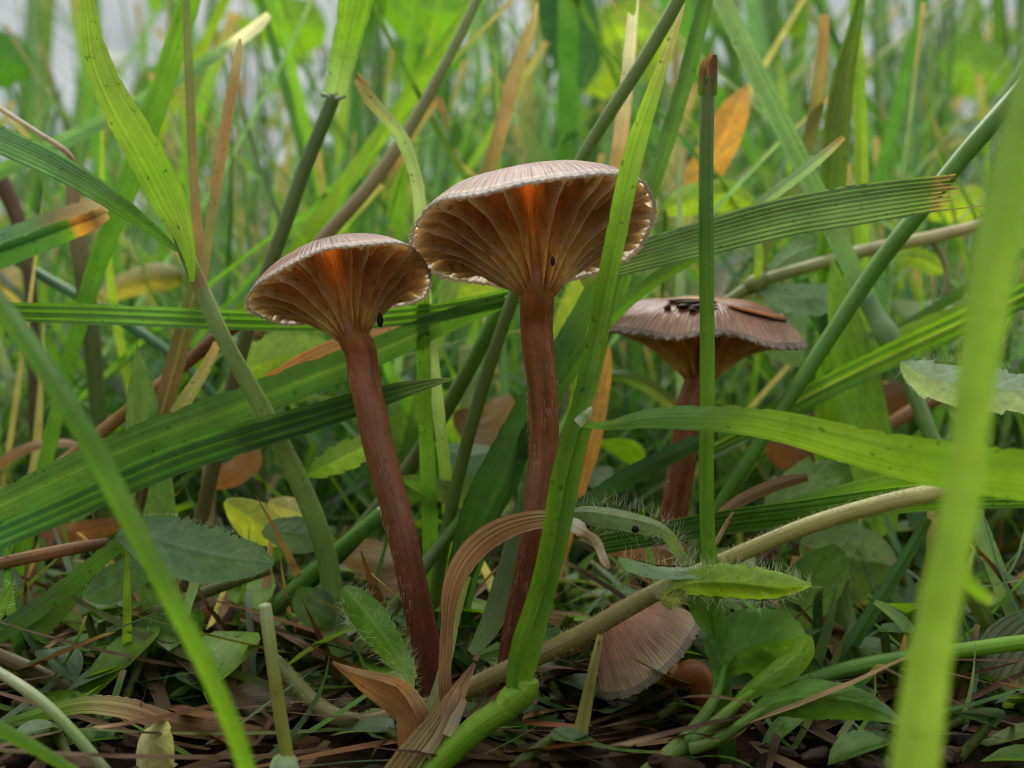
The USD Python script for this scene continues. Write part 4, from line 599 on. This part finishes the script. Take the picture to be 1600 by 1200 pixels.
blade('dead_leaf', 'ochre withered leaf at the left edge behind the cut blade', 'dead leaf', '-30 450 180 60; 10 440 180 80; 40 446 180 60; 70 460 180 10', [(0.45, 0.33, 0.14), (0.46, 0.36, 0.16), TN], m='broad', nu=13, cup=0.5)
stalk('dry_straw', 'dark brown thick stem at the left edge', 'straw', '-20 240 150 30; 10 300 150 30; 30 350 150 26; 44 420 150 22', [BN, (0.13, 0.08, 0.045), BN], root=-1)
stalk('grass_stalk', 'olive upright stalk left of the dark ribbed blade', 'grass blade', '112 280 136 22; 120 360 136 30; 132 440 136 34; 142 520 136 32; 150 600 136 30', [TN, (0.13, 0.14, 0.04), (0.09, 0.15, 0.03), (0.10, 0.16, 0.03), MI], root=-1)
stalk('grass_stalk', 'bluish thin stalk sloping right below the cut blade', 'grass blade', '-20 380 152 14; 40 416 152 18; 120 462 152 18; 220 520 151 18; 300 580 150 16', [BL, (0.10, 0.22, 0.11), BL, BL], root=-1)

# --- withered bits lying about the foot of the mushrooms
for pts, cols, lab, kw in (
    ('350 1090 101 14; 400 1084 101 56; 460 1082 101 66; 520 1092 100 50; 560 1106 100 12', [(0.28, 0.21, 0.15), (0.34, 0.27, 0.19), (0.30, 0.23, 0.16)], 'papery greyish fragment of dead leaf behind the short cut stalk', dict(wav=0.3, cup=0.3, roll=0.4)),
    ('90 1010 122 20; 130 970 122 90; 180 950 122 110; 240 950 122 80; 300 960 122 16', [(0.34, 0.24, 0.10), (0.40, 0.30, 0.14), (0.30, 0.2, 0.09)], 'ochre dead leaf in the shade under the small oval leaves', dict(wav=0.2, cup=0.2)),
    ('500 880 124 20; 540 870 124 60; 590 876 124 70; 650 890 124 20', [(0.32, 0.24, 0.14), (0.36, 0.27, 0.16), (0.26, 0.18, 0.1)], 'beige dead leaf lying behind the tilted mushroom stalk', dict(wav=0.3)),
    ('280 960 120 14; 340 950 120 40; 420 960 119 50; 500 980 118 44; 580 1000 118 14', [(0.24, 0.13, 0.06), (0.28, 0.15, 0.06), (0.2, 0.1, 0.05)], 'rust brown dead leaf beneath the oval downy leaves', dict(wav=0.3)),
    ('560 940 116 10; 600 920 115 30; 640 915 115 34; 700 930 114 10', [(0.3, 0.2, 0.11), (0.26, 0.16, 0.08)], 'tan scrap of dead leaf between the two stalk feet', dict(wav=0.4)),
    ('940 860 112 14; 980 850 112 50; 1030 856 111 56; 1080 870 110 16', [(0.30, 0.17, 0.08), (0.33, 0.19, 0.09), (0.2, 0.1, 0.05)], 'russet dead leaf in the shade under the arched bristly leaf', dict(wav=0.3)),
    ('800 960 110 14; 850 966 110 30; 910 974 109 34; 960 990 108 12', [(0.25, 0.18, 0.10), (0.29, 0.21, 0.12)], 'dull tan dead leaf between the tallest and toppled mushrooms', dict(wav=0.3)),
    ('1130 1130 104 14; 1180 1150 103 50; 1240 1166 103 40; 1290 1180 103 12', [(0.14, 0.06, 0.03), (0.18, 0.08, 0.035)], 'dark red-brown leaf under the orange mushroom base', dict(wav=0.3)),
    ('0 1160 92 12; 60 1158 92 34; 130 1166 92 30; 190 1180 92 10', [(0.2, 0.10, 0.05), (0.24, 0.13, 0.06), BN], 'small curled brown scrap at the bottom left', dict(wav=0.5)),
    ('40 820 125 10; 90 832 124 30; 150 826 123 34; 200 812 122 10', [(0.24, 0.1, 0.04), (0.3, 0.13, 0.04), BN], 'rusty dead leaf under the dark glossy blade at the left', dict(wav=0.3)),
    ('330 760 128 14; 360 742 128 44; 386 724 127 44; 404 700 127 10', [(0.3, 0.14, 0.05), (0.38, 0.2, 0.08), TN], 'copper dead leaf below the dark glossy blade near the oval leaf', dict(wav=0.3)),
    ('1440 1010 118 14; 1490 1000 118 40; 1560 990 118 44; 1620 980 118 14', [(0.3, 0.18, 0.09), (0.26, 0.15, 0.08)], 'brown dead leaf behind the olive stem at the right edge', dict(wav=0.3)),
    ('1280 930 124 12; 1330 940 124 40; 1390 952 124 34; 1440 960 124 10', [(0.16, 0.09, 0.05), (0.2, 0.12, 0.06)], 'shaded brown leaf below the rounded lobed leaf', dict(wav=0.3))):
    blade('withered_leaf', lab, 'dead leaf', pts, cols, m='dry', nu=15, **kw)
stalk('grass_stalk', 'shaded green stalk crossing low behind the small cut stalk', 'stalk', '330 1060 112 26; 380 1000 112 28; 440 940 112 30; 520 868 112 30; 600 800 112 28', [DK, (0.06, 0.12, 0.03), MI, MI], root=0)
stalk('grass_stalk', 'dim stalk rising behind the bristly leaf and red stalk', 'stalk', '540 1080 104 22; 580 1000 105 24; 630 930 106 24; 690 850 108 24; 740 790 110 22', [(0.14, 0.18, 0.06), OL, (0.12, 0.17, 0.05), MI], root=0)
blade('grass_shoot', 'dark slender shoot rising from the soil right of the blurred blade', 'grass blade', '1530 1200 100 22; 1500 1130 101 22; 1476 1050 102 20; 1460 960 103 14', [DK, DK, MI], fold=0.4)
blade('grass_shoot', 'short bright shoot branching right from the blurred blade', 'grass blade', '1488 880 56 24; 1510 905 56 26; 1532 926 56 24; 1552 942 56 14', [BR, BR, YG], fold=0.3)
# ---------------------------------------------------------------- ground, wall, uncounted lawn
def soil():
    xs = np.concatenate([[-30, -8, -3, -1.2, -0.7], np.linspace(-0.45, 0.45, 150), [0.7, 1.2, 3, 8, 30]])
    ys = np.concatenate([[-30, -8, -3, -1, -0.4], np.linspace(-0.12, 0.75, 150), [1.0, 1.6, 3, 8, 30]])
    X, Y = np.meshgrid(xs, ys)
    p = np.stack([X, Y, 0 * X], -1)
    Z = 0.006 * (meshkit.fbm(p * 55, 4, 3) - 0.5) + 0.004 * (meshkit.fbm(p * 240, 3, 9) - 0.5) + 0.014 * (meshkit.fbm(p * 9 + 3, 2, 5) - 0.5) * (Y > 0.15)
    Z = Z * (np.hypot(X, Y) < 2) - 0.001
    v = np.stack([X, Y, Z], -1).reshape(-1, 3)
    m = mat('soil', {'geo': ('geometry', {}), 'n': ('noise_texture', {'scale': 90.0, 'detail': 8.0, 'roughness': 0.7}),
                     'r': ('rgb_ramp', {'ramp': [(0.3, (0.006, 0.003, 0.002)), (0.5, (0.020, 0.010, 0.005)), (0.62, (0.050, 0.024, 0.011)), (0.75, (0.10, 0.052, 0.024))]}),
                     'n2': ('noise_texture', {'scale': 700.0, 'detail': 5.0}), 'b': ('bump', {'strength': 0.8, 'distance': 0.0008}), 'p': ('principled_bsdf', {'roughness': 0.9, 'specular_ior_level': 0.12})},
            [('geo.position', 'n.vector'), ('geo.position', 'n2.vector'), ('n.fac', 'r.fac'), ('r.color', 'p.base_color'), ('n2.fac', 'b.height'), ('b.normal', 'p.normal')], 'p.BSDF')
    tag(obj('ground', v, grid_faces(len(ys), len(xs)), m, '/World', None, None), kind='structure')
soil()
wall_m = mat('wall_render', {'geo': ('geometry', {}), 'n': ('noise_texture', {'scale': 5.0, 'detail': 6.0, 'roughness': 0.6}), 'r': ('rgb_ramp', {'ramp': [(0.35, (0.5, 0.52, 0.51)), (0.5, (0.68, 0.70, 0.69)), (0.65, (0.85, 0.87, 0.86))]}), 'p': ('principled_bsdf', {'roughness': 0.8})},
             [('geo.position', 'n.vector'), ('n.fac', 'r.fac'), ('r.color', 'p.base_color')], 'p.BSDF')
import trimesh
w = trimesh.creation.box([6.0, 0.12, 0.75]); w.apply_translation([0, 1.66, 0.375])
g = thing('garden_wall', 'pale grey wall far out of focus behind all the grass', 'wall')
obj('wall', np.array(w.vertices), np.array(w.faces), wall_m, g, smooth=False)
w = trimesh.creation.box([6.1, 0.18, 0.05]); w.apply_translation([0, 1.66, 0.776])
obj('coping', np.array(w.vertices), np.array(w.faces), wall_m, g, smooth=False)

def scatter(name, n, place, length, width, cols, m, kind_label, cat, seed, lean=0.5, droop=0.5, nseg=6, zmin=0.0, lean0=0.0, near=None, keep=None, side=0.0):
    """Very many blades as one mesh; every blade has its own root, lean, bend and colour."""
    r = np.random.default_rng(seed)
    base = place(r, n); n = len(base)
    L = r.uniform(*length, n); Wd = r.uniform(*width, n)
    az = r.uniform(0, 2 * np.pi, n)
    if side: az = np.where(r.uniform(0, 1, n) < 0.5, 0, np.pi) + r.normal(0, side, n)
    ln = (lean0 + np.abs(r.normal(0, lean, n))).clip(0, 1.5); dr = r.normal(0, droop, n)
    t = np.linspace(0, 1, nseg + 1)
    ang = ln[:, None] + dr[:, None] * t[None] ** 1.5
    dx = np.sin(ang); dz = np.cos(ang)
    hx = np.concatenate([np.zeros((n, 1)), np.cumsum((dx[:, 1:] + dx[:, :-1]) / 2, 1)], 1) / nseg * L[:, None]
    hz = np.concatenate([np.zeros((n, 1)), np.cumsum((dz[:, 1:] + dz[:, :-1]) / 2, 1)], 1) / nseg * L[:, None]
    d = np.stack([np.cos(az), np.sin(az), 0 * az], -1)
    P = base[:, None] + d[:, None] * hx[..., None] + np.array([0, 0, 1.0]) * hz[..., None]
    P[..., 2] = np.maximum(P[..., 2], zmin + 0.0005)
    if near or keep:
        ok = keep(P) if keep else P[..., 1].min(1) > near; base, L, Wd, az, P, d = base[ok], L[ok], Wd[ok], az[ok], P[ok], d[ok]; n = len(base)
    fa = az + r.normal(np.pi / 2, 0.5, n); S = np.stack([np.cos(fa), np.sin(fa), 0 * fa], -1)
    cut = r.uniform(0, 1, n) < 0.25
    prof = np.where(cut[:, None], np.interp(t, [0, 0.3, 1], [0.7, 1, 0.8])[None], np.interp(t, [0, 0.25, 0.6, 1], [0.6, 1, 0.85, 0.05])[None])
    w = Wd[:, None] * prof / 2
    u = np.array([-1, 0, 1.0]); keel = np.abs(u) * 0.35
    V = P[:, :, None] + S[:, None, None] * (w[..., None] * u)[..., None] + np.cross(S, d)[:, None, None] * 0 + np.array([0, 0, 1.0]) * 0 + d[:, None, None] * (w[..., None] * keel)[..., None]
    k = nseg + 1
    f1 = grid_faces(k, 3); F_ = (f1[None] + (np.arange(n) * k * 3)[:, None, None]).reshape(-1, 3)
    C = np.array([c[1] for c in cols]); pr = np.array([c[0] for c in cols]); ci = r.choice(len(C), n, p=pr / pr.sum())
    c = C[ci] * r.uniform(0.75, 1.3, (n, 1)) * (1 + r.normal(0, 0.06, (n, 3)))
    tipc = np.where(cut[:, None], np.array([0.34, 0.24, 0.12]), c)
    tw = np.clip((t - 0.85) / 0.15, 0, 1)[None, :, None]
    T = c[:, None] * (1 - tw) + tipc[:, None] * tw
    T = np.repeat(T[:, :, None], 3, 2)
    uv = np.stack(np.broadcast_arrays((u * 0.5 + 0.5)[None, None] + r.uniform(0, 50, n)[:, None, None], (t[None] * L[:, None] / 0.01)[..., None]), -1)
    return tag(obj(name, V.reshape(-1, 3), F_, m, '/World', T.reshape(-1, 3), uv.reshape(-1, 2)), kind_label, cat, kind='stuff')

def field(y0, y1, power=1.0, spread=1.15, clear=None):
    def place(r, n):
        y = y0 + (y1 - y0) * r.uniform(0, 1, n) ** power
        x = r.uniform(-1, 1, n) * (0.04 + y * 0.47 * spread)
        p = np.stack([x, y, 0 * x], -1)
        return p[clear(p)] if clear else p
    return place
DEAD = [(1.5, (0.2, 0.12, 0.055)), (3, (0.08, 0.04, 0.02)), (0.6, TN), (1.5, (0.13, 0.07, 0.035)), (0.8, (0.20, 0.085, 0.03)), (0.7, OL), (0.6, DK)]
GREENS = [(3, (0.09, 0.21, 0.03)), (2.5, (0.14, 0.29, 0.03)), (1.8, (0.05, 0.13, 0.03)), (3, BL), (0.7, YG), (2.2, (0.17, 0.27, 0.15)), (0.5, (0.3, 0.26, 0.12)), (0.4, ST)]
scatter('lawn_grass', 2600, field(0.150, 0.32), (0.030, 0.095), (0.0007, 0.0022), GREENS, 'leaf', 'tangled green and tan grass blades just behind the mushrooms', 'grass', 11, lean=0.5, droop=0.6, nseg=9, lean0=0.4, near=0.134)
scatter('lawn_grass', 1100, field(0.23, 0.50), (0.05, 0.15), (0.0018, 0.0045), GREENS, 'leaf', 'blurred green lawn grass in the middle distance', 'grass', 12, lean=0.6, droop=0.6, nseg=8, near=0.15)
FAR = [(3, (0.07, 0.17, 0.035)), (2.5, (0.11, 0.23, 0.04)), (2, (0.05, 0.12, 0.04)), (3, BL), (2, (0.15, 0.24, 0.13)), (0.3, ST)]
scatter('lawn_grass', 1700, field(0.50, 1.30, clear=lambda p: (p[:, 0] / p[:, 1] > -0.16) | (rng.uniform(0, 1, len(p)) < 0.35)), (0.10, 0.42), (0.004, 0.011), FAR, 'leaf', 'soft blurred far grass in front of the grey wall', 'grass', 13, lean=0.6, droop=0.6)
scatter('lawn_grass', 520, field(0.150, 0.30), (0.05, 0.14), (0.0009, 0.0026), GREENS, 'leaf', 'criss-crossing slanted grass blades in the tangle behind the caps', 'grass', 26, lean=0.25, droop=0.35, nseg=9, lean0=0.7, near=0.136, side=0.5)
scatter('lawn_grass', 1000, field(0.30, 0.90, clear=lambda p: (p[:, 0] / p[:, 1] > -0.2) | (rng.uniform(0, 1, len(p)) < 0.5)), (0.10, 0.34), (0.0015, 0.0045), FAR + GREENS, 'leaf', 'blurred slanted grass blades crossing in the distance', 'grass', 27, lean=0.3, droop=0.4, lean0=0.65, near=0.2, side=0.5)
def round_about(r, n):
    a = r.uniform(0, 2 * np.pi, n); q = np.sqrt(r.uniform(0.05 ** 2, 0.42 ** 2, n))
    p = np.stack([q * np.cos(a), q * np.sin(a) - 0.02, 0 * a], -1)
    inside = (p[:, 1] > -0.045) & (np.abs(p[:, 0]) < 0.062 + np.clip(p[:, 1], 0, 9) * 0.60)
    return p[~inside]
scatter('lawn_grass', 4200, round_about, (0.05, 0.12), (0.0016, 0.0036), GREENS, 'leaf', 'surrounding lawn grass beside and behind the viewpoint', 'grass', 14, lean=0.5, droop=0.5, keep=lambda P: ~((P[..., 1] > -0.02) & (np.abs(P[..., 0]) < 0.025 + 0.52 * np.clip(P[..., 1], 0, 9))).any(1))
scatter('grass_litter', 700, field(0.088, 0.16), (0.012, 0.04), (0.0008, 0.0022), DEAD, 'dry', 'dead brown grass litter strewn on the dark soil', 'litter', 15, lean=0.25, droop=0.15, lean0=1.2)
scatter('grass_litter', 900, field(0.16, 0.5), (0.02, 0.05), (0.001, 0.003), DEAD, 'dry', 'dead tan grass litter under the lawn farther back', 'litter', 16, lean=0.3, droop=0.2, lean0=1.1)
def cover(name, n, place, size, hgt, cols, label, seed):
    r = np.random.default_rng(seed); base = place(r, n); n = len(base); J = Join()
    for b in base:
        s = r.uniform(*size); z = r.uniform(*hgt); az = r.uniform(0, 6.28); tilt = r.normal(0, 0.45); c = np.array(cols[r.integers(len(cols))]) * r.uniform(0.75, 1.25)
        t = np.linspace(0, 1, 7); w = np.sin(np.pi * t ** 0.8) ** 0.7 * s * r.uniform(0.3, 0.42); u = np.linspace(-1, 1, 5)
        lx = (t - 0.1) * s; X = np.repeat(lx[:, None], 5, 1); Y = w[:, None] * u; Z = 0.25 * w[:, None] * u ** 2 - 0.25 * s * (t[:, None] ** 2) + X * math.tan(tilt) * 0.6
        p = np.stack([X * math.cos(az) - Y * math.sin(az), X * math.sin(az) + Y * math.cos(az), Z + z], -1) + b
        p[..., 2] = np.maximum(p[..., 2], 0.0005)
        J.add(p.reshape(-1, 3), grid_faces(7, 5), c, np.stack(np.broadcast_arrays(u[None] + 9 * r.uniform(), t[:, None] * 3), -1).reshape(-1, 2))
        if r.uniform() < 0.7:
            k = np.linspace(0, 1, 5); e = b + np.array([r.normal(0, 0.003), r.normal(0, 0.003), 0])
            P = e[None] * (1 - k[:, None]) + (b + [0, 0, z])[None] * k[:, None]; P[:, 2] = k * z
            v, f, tn, uu = tube(P, np.full(5, 0.00045), k, [OL, OL], ns=5, cap=False); J.add(v, f, tn, uu)
    v, f, t, u = J.get()
    return tag(obj(name, v, f, 'broad', '/World', t, u), label, 'ground cover', kind='stuff')
LV = [MI, BR, (0.09, 0.17, 0.06), (0.12, 0.2, 0.09), (0.15, 0.24, 0.05), DK]
cover('ground_cover', 90, field(0.120, 0.20), (0.006, 0.012), (0.002, 0.014), LV, 'low dull green leaves creeping among the grass behind the mushrooms', 17)
cover('ground_cover', 400, field(0.099, 0.135), (0.004, 0.009), (0.001, 0.008), LV, 'small dull weed leaves sprouting low from the soil around the stalks', 19)
scatter('lawn_grass', 800, field(0.100, 0.145), (0.008, 0.026), (0.0006, 0.0013), GREENS + DEAD, 'leaf', 'fine low grass threads around the feet of the mushrooms', 'grass', 20, lean=0.5, droop=0.6, lean0=0.5, near=0.099)
cover('ground_cover', 260, field(0.45, 1.1), (0.014, 0.034), (0.05, 0.26), LV, 'out of focus leafy weeds rising among the far grass', 21)
cover('ground_cover', 240, field(0.145, 0.27), (0.006, 0.014), (0.010, 0.042), LV, 'small leafy weeds standing in the tangle behind the mushrooms', 25)
cover('ground_cover', 420, field(0.20, 0.55), (0.008, 0.018), (0.004, 0.03), LV, 'blurred low leafy ground cover under the lawn behind', 18)
# --- large blurred leaves far behind
for k, (pts, col, lab) in enumerate((
    ('870 -60 260 70; 890 20 260 96; 905 90 260 76; 912 140 260 8', (0.03, 0.10, 0.03), 'dark blurred pointed leaf hanging above the tallest cap'),
    ('930 60 300 20; 970 40 300 80; 1020 50 300 90; 1070 80 300 30', (0.24, 0.38, 0.03), 'bright blurred round leaf at the top centre'),
    ('930 150 290 30; 960 110 290 90; 990 100 290 80; 1010 130 290 20', (0.32, 0.46, 0.02), 'glowing yellow-green blurred leaf below the bright round one'),
    ('600 -30 330 30; 650 10 330 100; 700 20 330 80; 740 10 330 10', (0.12, 0.28, 0.02), 'blurred green leaf at the top left of centre'),
    ('-40 90 300 60; 0 90 300 90; 30 100 300 60; 50 110 300 8', (0.05, 0.17, 0.015), 'dark green blurred leaf at the left edge near the top'),
    ('400 30 420 20; 430 30 420 80; 470 40 420 90; 510 50 420 20', (0.16, 0.32, 0.02), 'blurred green leaf beside the dry white grass tip'),
    ('600 90 360 20; 640 90 360 60; 690 90 360 60; 730 100 360 14', (0.07, 0.2, 0.02), 'dark blurred leaf behind the brown-flecked straw'),
    ('1470 110 380 20; 1500 100 380 90; 1540 110 380 90; 1580 130 380 20', (0.14, 0.28, 0.03), 'blurred green leaf patch at the upper right'),
    ('1450 340 200 14; 1480 320 199 60; 1520 318 198 60; 1550 330 198 10', (0.32, 0.44, 0.03), 'yellow-green leaf right of the frayed blade end'),
    ('1040 330 150 16; 1080 310 150 50; 1130 304 150 50; 1180 320 150 8', (0.27, 0.42, 0.04), 'light green leaf behind the hollow cut stalk'))):
    g = thing('broad_leaf', lab, 'leaf')
    blade('leaf_surface', None, None, pts, [col, col], m='broad', parent=g, cup=0.2, roll=0.15, wav=0.12, serr=0.05, nserr=8)
    c = parse(pts); a = c[0]; sx = (k * 37 % 11 - 5) * 12
    stalk('leaf_stalk', None, None, f'{a[0] + sx * 0.3} {a[1] + 180} {a[2] + 6} 8; {a[0] + sx * 0.1} {a[1] + 60} {a[2] + 3} 7; {a[0]} {a[1]} {a[2]} 6', [MI, MI], parent=g, root=0, ns=7)
    
if True:
    w = trimesh.creation.box([0.16, 0.06, 0.40]); w.apply_translation([0.735, 1.44, 0.20])
    wp = mat('white_paint', {'geo': ('geometry', {}), 'n': ('noise_texture', {'scale': 9.0, 'detail': 4.0}), 'r': ('rgb_ramp', {'ramp': [(0.3, (0.62, 0.64, 0.66)), (0.7, (0.82, 0.83, 0.84))]}), 'p': ('principled_bsdf', {'roughness': 0.6})}, [('geo.position', 'n.vector'), ('n.fac', 'r.fac'), ('r.color', 'p.base_color')], 'p.BSDF')
    g = thing('white_post', 'blurred white post at the top right corner', 'post')
    obj('post', np.array(w.vertices), np.array(w.faces), wp, g, smooth=False)
    w = trimesh.creation.box([0.18, 0.08, 0.05]); w.apply_translation([0.735, 1.44, 0.426])
    obj('cap', np.array(w.vertices), np.array(w.faces), mat('dark_paint', {'geo': ('geometry', {}), 'n': ('noise_texture', {'scale': 20.0}), 'r': ('rgb_ramp', {'ramp': [(0.3, (0.02, 0.02, 0.025)), (0.7, (0.05, 0.05, 0.055))]}), 'p': ('principled_bsdf', {'roughness': 0.5})}, [('geo.position', 'n.vector'), ('n.fac', 'r.fac'), ('r.color', 'p.base_color')], 'p.BSDF'), g, smooth=False)

def crumbs(n, place, size, label, seed):
    r = np.random.default_rng(seed); b = place(r, n); J = Join()
    base = [crumb(np.zeros(3), 1.0, k, None, (1, 1, 0.7)) for k in range(6)]
    base = [(v[:], f) for v, f in base]
    for p in b:
        v, f = base[r.integers(6)]; a = r.uniform(0, 6.28); R = np.array([[math.cos(a), -math.sin(a), 0], [math.sin(a), math.cos(a), 0], [0, 0, 1]])
        st = np.array([r.uniform(0.7, 2.2), r.uniform(0.6, 1), r.uniform(0.5, 0.9)]); s_ = r.uniform(*size)
        c = np.array(((0.03, 0.015, 0.008), (0.06, 0.03, 0.015), (0.10, 0.05, 0.025), (0.018, 0.01, 0.006))[r.integers(4)])
        J.add((v * st * s_) @ R.T + p + [0, 0, s_ * 0.3], f, c, np.zeros((len(v), 2)))
    v, f, t, u = J.get(); tag(obj('soil_crumbs', v, f, 'dry', '/World', t, u), label, 'soil', kind='stuff')
cover('ground_cover', 60, field(0.084, 0.099), (0.003, 0.0065), (0.0005, 0.003), LV, 'tiny weed leaves pressed against the dark soil along the front', 23)
scatter('lawn_grass', 160, field(0.084, 0.100), (0.006, 0.014), (0.0004, 0.0011), GREENS + DEAD, 'leaf', 'short fine green and straw threads along the front soil', 'grass', 24, lean=0.4, droop=0.6, lean0=0.9, near=0.080)
crumbs(900, field(0.080, 0.15), (0.0003, 0.0013), 'dark crumbs of soil and bark on the ground around the stalks', 31)
